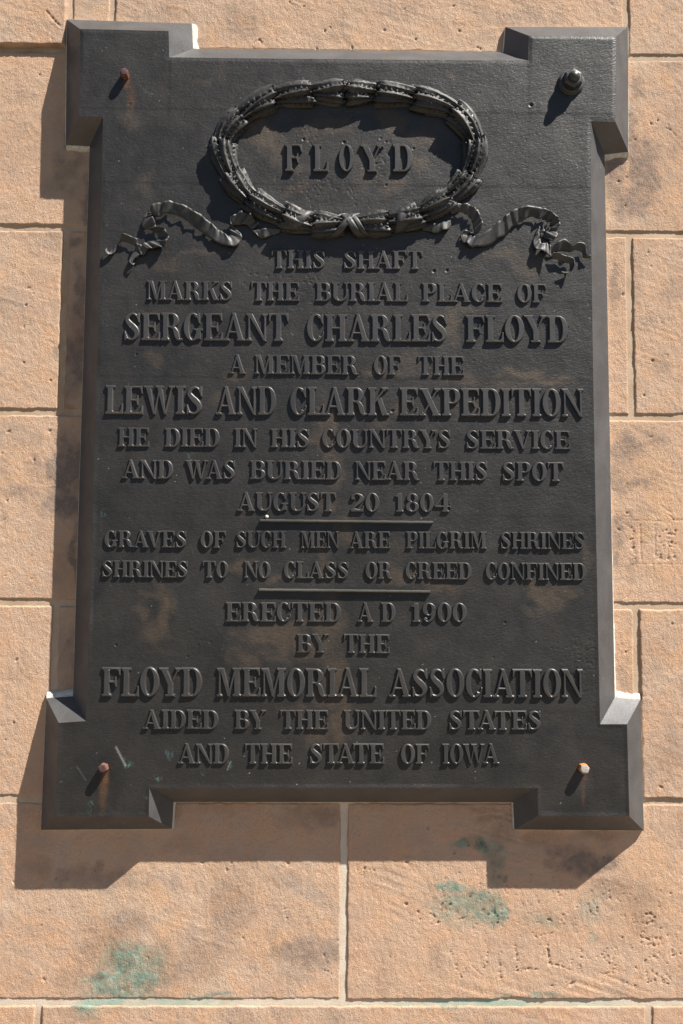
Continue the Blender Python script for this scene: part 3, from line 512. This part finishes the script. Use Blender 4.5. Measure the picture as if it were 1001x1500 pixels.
D('1', .50, [rect(.17, .01, .37, .98)]+[foot(.17, .37)]+[[(.05, .80), (.05, .86), (.25, 1.), (.37, 1.), (.2, .8)]])
D('2', .66, brush([(.10, .74, .13), (.13, .86, .09), (.31, .965, .06), (.50, .86, .13), (.53, .70, .19), (.42, .50, .16), (.22, .28, .09), (.08, .10, .06)])+[[(.02, .0), (.04, .11), (.2, .17), (.34, .13), (.46, .10), (.56, .16), (.60, .30), (.635, .30), (.60, .0)], [(.05, .66), (.05, .8), (.2, .8), (.2, .66)]])
D('8', .66, ring(.33, .27, .17, .055, .75, .255)+ring(.33, .32, .19, .058, .27, .28)); D('9', .66, ring(.32, .31, .19, .058, .67, .34)+brush([(.53, .68, .19), (.52, .42, .19), (.44, .16, .13), (.28, .03, .06), (.13, .08, .07)])+ring(.15, .085, .08, .08, .15, .085, n=12))
D('4', .84, [rect(.44, .04, .63, .98), foot(.44, .63), [(.0, .26), (.0, .32), (.45, .99), (.56, .99), (.11, .32), (.80, .32), (.80, .26)], [(.74, .20), (.80, .20), (.80, .44), (.76, .44)]])
D("'", .14, brush([(.08, .99, .10), (.09, .88, .09), (.04, .74, .02)], 3))
AL = {'T': (-.02), 'Y': -.02, 'A': -.03, 'V': -.03}
def glyph_mesh(ch):
    wdt, polys = G_[ch]; vs, fs = [], []
    for p in polys:
        i0 = len(vs)
        ar = sum(p[i][0]*p[(i+1) % len(p)][1]-p[(i+1) % len(p)][0]*p[i][1] for i in range(len(p)))
        if abs(ar) < 1e-7: continue
        q = p if ar > 0 else p[::-1]
        vs += [Vector(v) for v in q]; fs.append(list(range(i0, i0+len(q))))
    V, E_, F, _, _, of = delaunay_2d_cdt(vs, [], fs, 0, 1e-5)
    F = [f_ for f_, o_ in zip(F, of) if o_]
    from collections import defaultdict
    ec = defaultdict(int)
    for f_ in F:
        for a, b in zip(f_, list(f_[1:])+[f_[0]]): ec[(a, b)] += 1
    bd = [(a, b) for (a, b) in ec if (b, a) not in ec]
    nrm = defaultdict(list)
    for a, b in bd:
        d_ = (V[b]-V[a]); 
        if d_.length < 1e-9: continue
        d_.normalize(); n_ = Vector((d_.y, -d_.x)); nrm[a].append(n_); nrm[b].append(n_)
    off = {}
    for k, l in nrm.items():
        m_ = sum(l, Vector((0, 0)))
        if m_.length < 1e-6: off[k] = Vector((0, 0)); continue
        m_.normalize(); c_ = max(.55, min(m_.dot(n_) for n_ in l)); off[k] = m_/c_
    co, faces = [], []
    inset, dr = .018, .030
    for i, v in enumerate(V): o_ = off.get(i, Vector((0, 0))); co.append((v.x-o_.x*inset, -1.0, v.y-o_.y*inset))
    faces += [list(f_) for f_ in F]
    bi = {k: n for n, k in enumerate(off)}; n0 = len(V); nb = len(bi)
    for k in bi: o_ = off[k]; v = V[k]; co.append((v.x+o_.x*.004, -.80, v.y+o_.y*.004))
    for k in bi: o_ = off[k]; v = V[k]; co.append((v.x+o_.x*dr, .12, v.y+o_.y*dr))
    for a, b in bd:
        if a not in bi or b not in bi: continue
        faces.append([a, n0+bi[a], n0+bi[b], b]); faces.append([n0+bi[a], n0+nb+bi[a], n0+nb+bi[b], n0+bi[b]])
    me = bpy.data.meshes.new('letter'); me.from_pydata(co, [], faces); me.update(); me.materials.append(ML)
    return me
GM = {}
def word(txt, x0, x1, yt0, yb0, yt1, yb1, lx0, lx1, hgt, gap=.05):
    """x0..x1 word extent; cap-top and baseline rows at line ends lx0, lx1 (photo pixels); hgt relief in metres"""
    y = YF-hgt; L = lambda a, b, x: a+(b-a)*(x-lx0)/(lx1-lx0)
    P0 = np.array(A(x0, L(yb0, yb1, x0), y)); P1 = np.array(A(x1, L(yb0, yb1, x1), y)); T0 = np.array(A(x0, L(yt0, yt1, x0), y))
    cap = np.linalg.norm(T0-P0); wd = np.linalg.norm(P1-P0); u = (P1-P0)/wd
    adv = 0; pos = []
    for i, ch in enumerate(txt):
        kern = 0
        if i:
            pr = txt[i-1]+ch
            kern = {'AV': -.12, 'LA': -.02, 'LO': -.0, 'YD': -.03, 'OY': -.04, 'LY': -.1, 'RY': -.03, 'TA': -.10, 'AT': -.10, 'VA': -.12, 'WA': -.10, 'AW': -.1, 'OW': -.03, 'RV': -.04, 'CL': 0, "Y'": -.16, "'S": -.0, 'BY': -.02, 'PL': 0, 'FT': -.02, 'AF': -.02}.get(pr, 0)
        adv += kern; pos.append(adv); adv += G_[ch][0]+gap
    adv -= gap; k = wd/adv
    for ch, p in zip(txt, pos):
        if ch not in GM: GM[ch] = glyph_mesh(ch)
        o = bpy.data.objects.new('letter' if not ch.isdigit() else 'numeral', GM[ch]); COL.objects.link(o); o.parent = plaque
        q = P0+u*(p*k); jit = random.uniform(-.006, .006)
        o.location = (q[0], YF, q[1]+random.uniform(-.0002, .0002)); o.rotation_euler = (0, -math.atan2(u[1], u[0])+jit, 0); o.scale = (k, hgt, cap*random.uniform(.99, 1.01))
# (line cap-top/baseline at left and right, line x range, relief, words)
HS, HB = .0024, .0033
LINES = [
 ((211, 250, 212, 250.5, 418, 605, .0040), []),
 ((366, 392.9, 367.7, 393.8, 398, 619, HS), [('THIS', 397.7, 476.6), ('SHAFT', 503.4, 619)]),
 ((411, 438.8, 416.2, 443, 215, 800, HS), [('MARKS', 215, 340.3), ('THE', 367.8, 438.2), ('BURIAL', 462.2, 597.5), ('PLACE', 618.3, 736), ('OF', 758.3, 800.5)]),
 ((458, 498, 462.8, 501.5, 181, 833, HB), [('SERGEANT', 181, 422), ('CHARLES', 449.5, 656.3), ('FLOYD', 683, 832.8)]),
 ((519.5, 547.2, 522, 549.5, 336, 680, HS), [('A', 336, 359.9), ('MEMBER', 373.2, 525), ('OF', 547.8, 587.7), ('THE', 613, 680)]),
 ((565, 606, 570.3, 610, 154, 855, HB), [('LEWIS', 154, 296.6), ('AND', 316.8, 403.8), ('CLARK', 425, 569.7), ('EXPEDITION', 585.8, 855.4)]),
 ((626.4, 653.8, 631.2, 657.8, 172, 836, HS), [('HE', 172.6, 217.8), ('DIED', 241, 321.2), ('IN', 343.4, 376.4), ('HIS', 396.7, 453.7), ("COUNTRY'S", 472, 660.6), ('SERVICE', 683, 835.6)]),
 ((673.4, 700.6, 677.5, 704.6, 179, 826, HS), [('AND', 179.2, 252.7), ('WAS', 271.9, 344.6), ('BURIED', 366.3, 499.9), ('NEAR', 520.3, 614.7), ('THIS', 635.7, 715), ('SPOT', 736, 825.9)]),
 ((721.3, 748.3, 723, 750, 348, 662, HS), [('AUGUST', 348.5, 491.8), ('20', 513.2, 555.7), ('1804', 577.8, 662)]),
 ((777.5, 801.6, 780, 804.5, 152, 858, HS), [('GRAVES', 152.6, 273), ('OF', 293.6, 330), ('SUCH', 345.7, 418.8), ('MEN', 441, 496.8), ('ARE', 512.8, 571.6), ('PILGRIM', 595.5, 712.9), ('SHRINES', 733.7, 857.5)]),
 ((821.3, 845.2, 825.2, 850, 149, 859, HS), [('SHRINES', 149, 274.9), ('TO', 297, 334), ('NO', 357.6, 396), ('CLASS', 415.9, 510.9), ('OR', 535.6, 574.7), ('CREED', 594.4, 691), ('CONFINED', 712, 859)]),
 ((882.7, 910.6, 883.7, 911.3, 330, 684, HS), [('ERECTED', 330.6, 499.2), ('A', 525, 546.6), ('D', 559, 579.3), ('1900', 601.7, 683.7)]),
 ((929, 956, 930, 957, 435, 571, HS), [('BY', 435, 481.3), ('THE', 504, 570.6)]),
 ((978.6, 1020, 981.5, 1022, 149, 855, HB), [('FLOYD', 148.9, 295), ('MEMORIAL', 317.5, 551), ('ASSOCIATION', 571, 854.7)]),
 ((1040.4, 1068, 1041.8, 1069.3, 209, 794, HS), [('AIDED', 209.6, 319.3), ('BY', 343.7, 389.4), ('THE', 410.7, 480.8), ('UNITED', 504, 631.8), ('STATES', 658, 793.5)]),
 ((1090.3, 1119, 1090.4, 1119, 261, 732, HS), [('AND', 261.4, 334.5), ('THE', 359, 428), ('STATE', 453.4, 562.8), ('OF', 587.6, 628.7), ('IOWA', 648.9, 731.6)])]
for ch, a, b in (('F', 417.6, 441.8), ('L', 459, 480.7), ('O', 496.7, 518.7), ('Y', 528.6, 561.5), ('D', 575.8, 604.8)): word(ch, a, b, 211, 250, 212, 250.7, 418, 605, .0042)
for (p, ws) in LINES:
    for t, a, b in ws: word(t, a, b, *p)
# the two dividing rules
def rule(x0, y0, x1, y1, hw):
    a = np.array(A(x0, y0, YF-.004)); b = np.array(A(x1, y1, YF-.004)); n = 30; vs = []; fs = []
    for i in range(n+1):
        t = i/n; p = a*(1-t)+b*t
        for dz, dy in ((-1.9, .0005), (-1.35, -.0034), (-.7, -.0047), (.7, -.0047), (1.35, -.0034), (1.9, .0005)): vs.append((p[0], YF+dy, p[1]+dz*hw/1.6+.00012*math.sin(i*2.1)))
    for i in range(n):
        for k in range(5): fs.append((i*6+k, (i+1)*6+k, (i+1)*6+k+1, i*6+k+1))
    fs += [tuple(range(5, -1, -1)), tuple(n*6+k for k in range(6))]
    return mesh_py('dividing_rule', vs, fs, MRU, plaque)
rule(381.4, 762.5, 634.5, 765.2, .0019); rule(379.6, 864.2, 631, 867, .0019)

# ------------------------------------------------------------------ wreath
LN = [(505, 328), (459, 325), (415, 314), (368, 289), (339, 254), (326, 206), (351, 168), (401, 140), (457, 133), (505, 132)]
RN = [(516, 328), (568, 323), (614, 312), (657, 287), (688, 254), (697, 206), (666, 160), (607, 139), (552, 133), (506, 132)]
YW = YF
def wpath(nodes):
    C = cr([(*A(x, y, YF-.010), 0) for x, y in nodes], 14); return C[:, :2]
R0_, H0_ = .0150, .0130
def frame(C, s):
    """s in node units"""
    f = min(max(s*14, 0), len(C)-1.001); i = int(f); t = f-i; p = C[i]*(1-t)+C[i+1]*t; tg = C[min(i+2, len(C)-1)]-C[max(i-1, 0)]; tg = tg/np.linalg.norm(tg)
    return p, tg, np.array([-tg[1], tg[0]])
def onw(C, s, ang, rad, hh):
    """ang: 0 crest, +-90 at the plate"""
    p, tg, n = frame(C, s); a = math.radians(ang)
    q = p+n*math.sin(a)*rad; return (q[0], YF-.0005-math.cos(a)*hh, q[1])
wv, wf = [], []
paths = [wpath(LN), wpath(RN)]
for C in paths:
    b0 = len(wv); ns = 9*10; na = 10
    for i in range(ns+1):
        s_ = i/10; ph = (s_ % 1.0); k = .66+.30*ph
        for a in range(na+1): wv.append(onw(C, s_, -100+200*a/na, R0_*k*.84, H0_*k*.80))
    for i in range(ns):
        for a in range(na): wf.append((b0+i*(na+1)+a, b0+(i+1)*(na+1)+a, b0+(i+1)*(na+1)+a+1, b0+i*(na+1)+a+1))
wreath = mesh_py('wreath', wv, wf, MW, plaque, True)
def leaf(C, s0, ln, ang, wid, lift, twist):
    nl, nw = 20, 10; vs, fs = [], []
    ser = 3.5
    for i in range(nl+1):
        t = i/nl; s_ = s0+ln*t
        prof = (math.sin(math.pi*min(1, t*.52+.10)))**.8*(1-max(0, (t-.70)/.30)**2*.86)
        prof = max(prof, .10)*(1+.07*math.sin(t*2*math.pi*7))
        q_ = min(1, t/.72); k = .76+.34*q_*q_*(3-2*q_)-.10*max(0, t-.8)/.2; k += lift*.13*t*t*t
        for j in range(nw+1):
            v = j/nw*2-1; aa = ang+twist*(t-.5)+v*wid*prof*.5
            bumpy = .0016*(1-abs(v)*3.2 if abs(v) < .3 else 0)+.0030*(1-v*v)-.0009*(1-abs(abs(v)-.55)/.3 if abs(abs(v)-.55) < .3 else 0)+(.0028*(abs(v) > .75)*math.sin(t*7*2*math.pi))-.0007*math.sin((t*9+abs(v)*1.2)*2*math.pi)*(abs(v) > .2)*(abs(v) < .8)
            bumpy += .0007*float(vn(np.array([s_*14.+ang]), np.array([aa*.13]), 6)[0])
            vs.append(onw(C, s_, aa, R0_*k+bumpy, H0_*k+bumpy))
    n = len(vs)
    for i in range(nl+1):            # underside rim
        for j in (0, nw):
            v = j/nw*2-1; t = i/nl; prof = max((math.sin(math.pi*min(1, t*.86+.10)))**.7, .12); vs.append(onw(C, s0+ln*t, ang+twist*(t-.5)+v*wid*prof*.42, R0_*.6, H0_*.6))
    for i in range(nl):
        for j in range(nw): a = i*(nw+1)+j; fs.append((a, a+nw+1, a+nw+2, a+1))
        fs.append((i*(nw+1), n+2*i, n+2*i+2, (i+1)*(nw+1))); fs.append((i*(nw+1)+nw, (i+1)*(nw+1)+nw, n+2*i+3, n+2*i+1))
    e0 = nl*(nw+1); fs.append(tuple([e0+j for j in range(nw+1)]+[n+2*nl+1, n+2*nl]))
    return mesh_py('leaf', vs, fs, MW, wreath, True)
bm_s = None
def sphere_mesh(name, r, mat, nu=10, nv=6):
    vs = [(0, -r, 0)]; fs = []
    for i in range(1, nv):
        th = math.pi*i/nv
        for j in range(nu): ph = 2*math.pi*j/nu; vs.append((r*math.sin(th)*math.cos(ph), -r*math.cos(th), r*math.sin(th)*math.sin(ph)))
    vs.append((0, r, 0))
    for j in range(nu): fs.append((0, 1+(j+1) % nu, 1+j)); fs.append((len(vs)-1, len(vs)-1-nu+j, len(vs)-1-nu+(j+1) % nu))
    for i in range(nv-2):
        for j in range(nu): a = 1+i*nu+j; b = 1+i*nu+(j+1) % nu; fs.append((a, b, b+nu, a+nu))
    me = bpy.data.meshes.new(name); me.from_pydata(vs, [], fs); me.update(); me.polygons.foreach_set('use_smooth', [True]*len(fs)); me.materials.append(mat); return me
BER = sphere_mesh('berry', .0029, MW)
for side_, C in enumerate(paths):
    for s in range(9):
        base = [-92, -66, 70, 94, -36, 36, 0] if s % 2 == 0 else [-84, 86, -50, 54, -16, 20]
        for q, an in enumerate(base):
            an += random.uniform(-7, 7); s0 = s+.0+random.uniform(-.03, .03)
            ln = 1.02+random.uniform(-.05, .10); 
            if s+ln > 8.99 and s == 8: ln = .98
            leaf(C, max(s0, 0), ln, an, 56+random.uniform(-8, 10), random.choice((-.5, .1, .5, .9, 1.5)), random.uniform(-24, 24))
        for q in range(4):
            an = -78+52*q+random.uniform(-14, 14); o = bpy.data.objects.new('berry', BER); COL.objects.link(o); o.parent = wreath
            o.location = onw(C, s+.96+random.uniform(-.04, .05), an, R0_*1.0, H0_*1.02); k = random.uniform(.8, 1.15); o.scale = (k, k, k)
# ribbon turns wrapped round the wreath
def wrap(C, s_a, s_b, wd, tw, n=16, a0=-96, a1=96):
    vs, fs = [], []
    for i in range(n+1):
        t = i/n; an = a0+(a1-a0)*t; sc = s_a+(s_b-s_a)*t
        for j, v in enumerate((-1, -.95, -.3, .3, .95, 1)):
            lift = (1.02, 1.22, 1.26, 1.20, 1.26, 1.02)[j]; w_ = wd*(.5+.5*abs(math.sin(math.pi*(t*.8+.1)))) if tw else wd
            vs.append(onw(C, sc+v*w_, an, R0_*lift, H0_*lift))
    for i in range(n):
        for j in range(5): a = i*6+j; fs.append((a, a+6, a+7, a+1))
    mesh_py('ribbon_wrap', vs, fs, MR, wreath, True)
wrap(paths[0], 1.20, 1.80, .27, True); wrap(paths[1], 1.28, 1.70, .22, True)
CJ = wpath([(440, 323), (470, 326.5), (505, 328), (540, 326.5), (580, 321)])
wrap(CJ, 2.75, 1.75, .17, False); wrap(CJ, 3.0, 2.1, .12, False); wrap(CJ, 1.45, 2.60, .17, False)
wrap(CJ, 1.35, 2.3, .07, False, 16, 10, 96)

# ------------------------------------------------------------------ ribbons (edge pairs in photo pixels with their relief in mm)
def ribbon(secs, ox, oy, k, folds, amp=.0028, label=None, seed=0):
    P = []
    for (ax, ay, bx_, by, ha, hb) in secs:
        a = A(ox+ax/k, oy+ay/k, YF-.008); b = A(ox+bx_/k, oy+by/k, YF-.008); P.append((a[0], a[1], b[0], b[1], ha/1300, hb/1300))
    C = cr(P, 8); n = len(C); nw = 7; rows = []
    L = np.r_[0, np.cumsum(np.linalg.norm(np.diff((C[:, :2]+C[:, 2:4])/2, axis=0), axis=1))]
    for i in range(n):
        r = []
        for j in range(nw+1):
            v = j/nw; a = C[i, :2]; b = C[i, 2:4]; p = a*(1-v)+b*v; ph = L[i]*folds*.95+.9*v+seed+2.2*float(vn(np.array([L[i]*38.]), np.array([seed*3.7]), 4)[0])
            sk = .0016*math.sin(ph*1.0)*(v-.35)
            rp = amp*.62*(math.sin(ph)+.5*math.sin(ph*2.3+1.3*v))*(.35+.9*abs(v-.3)); hh = C[i, 4]*(1-v)+C[i, 5]*v
            e_ = (b-a)/(np.linalg.norm(b-a)+1e-9)
            p = p+e_*(.0010*math.sin(ph*.9)*max(0, (v-.5)*2))
            r.append((p[0], min(YF-.0012, YF-hh-rp), p[1]))
        rows.append(r)
    vs = [v for r in rows for v in r]; m = nw+1; fs = []
    t = .0013
    for r in rows: vs += [(v[0], min(v[1]+t, YF+.001), v[2]) for v in r]
    N = n*m
    for i in range(n-1):
        for j in range(nw): a = i*m+j; fs.append((a, a+m, a+m+1, a+1)); fs.append((N+a, N+a+1, N+a+m+1, N+a+m))
        fs.append((i*m, N+i*m, N+(i+1)*m, (i+1)*m)); fs.append((i*m+nw, (i+1)*m+nw, N+(i+1)*m+nw, N+i*m+nw))
    fs.append(tuple(list(range(m))+[N+j for j in range(m-1, -1, -1)])); e0 = (n-1)*m; fs.append(tuple([e0+j for j in range(m-1, -1, -1)]+[N+e0+j for j in range(m)]))
    o = mesh_py('ribbon', vs, fs, MR, plaque, True)
    return o
K = 3.337
ribbon([(905, 180, 900, 195, 4, 3), (860, 176, 850, 215, 7, 4), (810, 182, 805, 224, 9, 5), (765, 190, 790, 212, 6, 6)], 140, 280, K, 420, .002)
ribbon([(765, 185, 795, 160, 3, 9), (740, 160, 772, 128, 6, 12), (708, 158, 738, 104, 6, 13), (668, 162, 700, 102, 5, 12), (655, 160, 655, 128, 4, 8)], 140, 280, K, 520, .0034)
ribbon([(655, 150, 662, 128, 9, 8), (690, 182, 655, 165, 6, 5), (716, 215, 655, 190, 5, 4), (700, 250, 648, 208, 8, 5), (672, 268, 632, 204, 9, 6), (600, 250, 590, 175, 7, 9), (540, 212, 555, 146, 6, 11), (487, 172, 512, 114, 5, 13), (432, 130, 460, 84, 6, 13), (385, 110, 400, 57, 7, 13), (338, 104, 345, 50, 7, 13), (308, 120, 292, 62, 6, 12), (276, 112, 262, 78, 4, 9)], 140, 280, K, 330, .0024, seed=1)
ribbon([(262, 75, 290, 95, 4, 4), (232, 128, 262, 118, 6, 6), (222, 166, 280, 126, 6, 12), (238, 178, 300, 172, 5, 12), (270, 184, 336, 182, 4, 13), (300, 205, 354, 208, 4, 13), (300, 232, 352, 244, 5, 13), (272, 240, 325, 272, 8, 12), (238, 252, 262, 278, 12, 9), (228, 262, 240, 300, 12, 6), (190, 250, 206, 312, 9, 5)], 140, 280, K, 520, .003, seed=2)
ribbon([(196, 268, 204, 235, 6, 9), (160, 248, 168, 214, 6, 12), (122, 240, 128, 212, 4, 12), (104, 262, 120, 236, 3, 8), (88, 296, 80, 274, 5, 4), (62, 306, 66, 290, 9, 5), (48, 290, 60, 286, 11, 8), (54, 268, 58, 272, 8, 8)], 140, 280, K, 230, .0014, seed=3)
ribbon([(206, 240, 200, 300, 9, 6), (188, 282, 212, 310, 6, 8), (172, 312, 188, 326, 6, 8), (165, 340, 176, 346, 8, 7), (184, 360, 190, 350, 8, 7)], 140, 280, K, 230, .0014, seed=4)
ribbon([(48, 158, 55, 165, 3, 3), (80, 165, 78, 186, 7, 4), (120, 158, 122, 196, 9, 4), (160, 140, 172, 190, 6, 9), (205, 125, 205, 165, 4, 4)], 600, 280, K, 420, .002, seed=5)
ribbon([(212, 108, 198, 92, 5, 9), (250, 96, 228, 66, 6, 13), (286, 112, 282, 64, 5, 14), (306, 138, 330, 92, 5, 14), (314, 165, 354, 140, 5, 13), (318, 190, 356, 172, 5, 12), (322, 206, 338, 200, 5, 8)], 600, 280, K, 560, .0026, seed=6)
ribbon([(322, 206, 340, 204, 6, 8), (278, 184, 256, 200, 6, 4), (262, 205, 262, 238, 5, 5), (300, 208, 284, 256, 5, 9), (340, 212, 326, 270, 9, 7), (390, 186, 392, 254, 11, 6), (446, 138, 466, 210, 12, 5), (486, 108, 516, 162, 13, 5), (540, 78, 556, 138, 13, 5), (600, 74, 600, 120, 13, 6), (650, 82, 636, 130, 12, 7), (688, 92, 662, 120, 10, 8)], 600, 280, K, 330, .0024, seed=7)
ribbon([(655, 84, 652, 128, 9, 4), (688, 96, 672, 140, 13, 4), (726, 126, 690, 150, 13, 5), (737, 160, 690, 172, 13, 5), (722, 190, 690, 184, 10, 6), (726, 215, 668, 190, 13, 4), (700, 246, 655, 215, 13, 4)], 600, 280, K, 620, .0030, seed=8)
ribbon([(668, 190, 655, 160, 5, 3), (625, 205, 640, 160, 4, 3), (608, 240, 640, 205, 4, 3), (618, 280, 650, 248, 9, 6), (655, 292, 672, 250, 12, 8), (690, 322, 694, 262, 12, 8)], 600, 280, K, 450, .0028, seed=9)
ribbon([(694, 298, 696, 264, 6, 9), (722, 292, 730, 246, 4, 12), (752, 285, 768, 236, 3, 12), (790, 290, 796, 264, 4, 12), (816, 284, 826, 250, 5, 12), (846, 290, 860, 262, 4, 11), (856, 318, 868, 308, 5, 10), (888, 326, 892, 308, 7, 8)], 600, 280, K, 230, .0014, seed=10)
ribbon([(700, 322, 704, 292, 6, 10), (734, 330, 742, 308, 4, 11), (764, 342, 772, 320, 4, 11), (785, 345, 806, 328, 5, 12), (788, 372, 808, 365, 5, 12), (776, 388, 788, 396, 5, 10), (742, 390, 752, 398, 8, 9)], 600, 280, K, 230, .0014, seed=11)

# ------------------------------------------------------------------ bolts
def lathe(prof, n=24, rot=0.0, hexa=()):
    vs, fs = [], []
    for k, (r, y) in enumerate(prof):
        for j in range(n):
            a = 2*math.pi*j/n+rot; rr = r
            if k in hexa:
                am = (a-rot) % (math.pi/3)-math.pi/6; rr = r*math.cos(math.pi/6)/math.cos(am)
            vs.append((rr*math.cos(a), -y, rr*math.sin(a)))
    for k in range(len(prof)-1):
        for j in range(n): fs.append((k*n+j, k*n+(j+1) % n, (k+1)*n+(j+1) % n, (k+1)*n+j))
    fs.append(tuple((len(prof)-1)*n+j for j in range(n)))
    return vs, fs
MRP = mat_rust('rust_purple', (.045, .026, .028), (.095, .048, .044)); MRO = mat_rust('rust_orange', (.42, .12, .03), (.58, .24, .08)); MZ = mat_rust('zinc_grey', (.26, .25, .23), (.42, .41, .38))
MRB = mat_rust('rust_brown', (.07, .032, .026), (.20, .09, .055))
def bolt(px, py, ln, r, rot, tilt, matb, math_, label, boss=None):
    x, z = A(px, py, YF)
    vs, fs = lathe([(r*.98, -.002), (r*1.0, ln*.35), (r*1.02, ln*.4), (r*1.02, ln-.0012), (r*.90, ln)], 24, rot, hexa=(0, 1, 2, 3, 4))
    o = mesh_py('bolt', vs, fs, matb, plaque); o.location = (x, YF, z); o.rotation_euler = tilt; o['label'] = label
    vs, fs = lathe([(r*.80, ln-.0004), (r*.80, ln+.0008), (r*.62, ln+.0013), (r*.1, ln+.0015)], 20)
    h_ = mesh_py('bolt_end', vs, fs, math_, o)
    return o
bolt(184, 111, .0118, .0066, .3, (0, 0, 0), MRB, MRP, 'rusty purple-brown bolt in the upper left corner block')
bolt(153, 1124, .0120, .0066, .75, (0, 0, 0), MRB, MRP, 'rusty reddish bolt in the lower left corner block')
bolt(854, 1125, .0115, .0072, .2, (0, 0, 0), MRO, MZ, 'orange rusted hex bolt with pale grey end in the lower right corner block')
x, z = A(837, 121, YF)
vs, fs = lathe([(.0200, -.002), (.0200, .0020), (.0192, .0032), (.0182, .0034), (.0182, .0052), (.0172, .0064), (.0160, .0066)], 32)
cn = mesh_py('cap_nut', vs, fs, ML, plaque, False); cn.location = (x, YF, z); cn.rotation_euler = (0, 0, 0); cn['label'] = 'domed acorn nut on stepped washers in the upper right corner block'
vs, fs = lathe([(.0150, .0060), (.0150, .0150), (.0125, .0172), (.0095, .0176)], 24, .5, hexa=(0, 1, 2)); mesh_py('hex_collar', vs, fs, ML, cn)
pr = [(.0086*math.cos(a), .0176+.0088*math.sin(a)) for a in np.linspace(0, math.pi/2*.97, 8)]; vs, fs = lathe([(.0088, .0170)]+pr, 24); mesh_py('dome', vs, fs, ML, cn, True)
# white droppings: a small blob above the first rule
vs, fs = lathe([(.0026, 0), (.0024, .0010), (.0014, .0019), (.0004, .0022)], 12); x, z = A(391, 757, YF); d_ = mesh_py('droppings', vs, fs, MC, plaque, True); d_.location = (x, YF, z); d_['label'] = 'small white dropping sitting above the upper rule'
print('verts', sum(len(o.data.vertices) for o in COL.objects if o.type == 'MESH'))
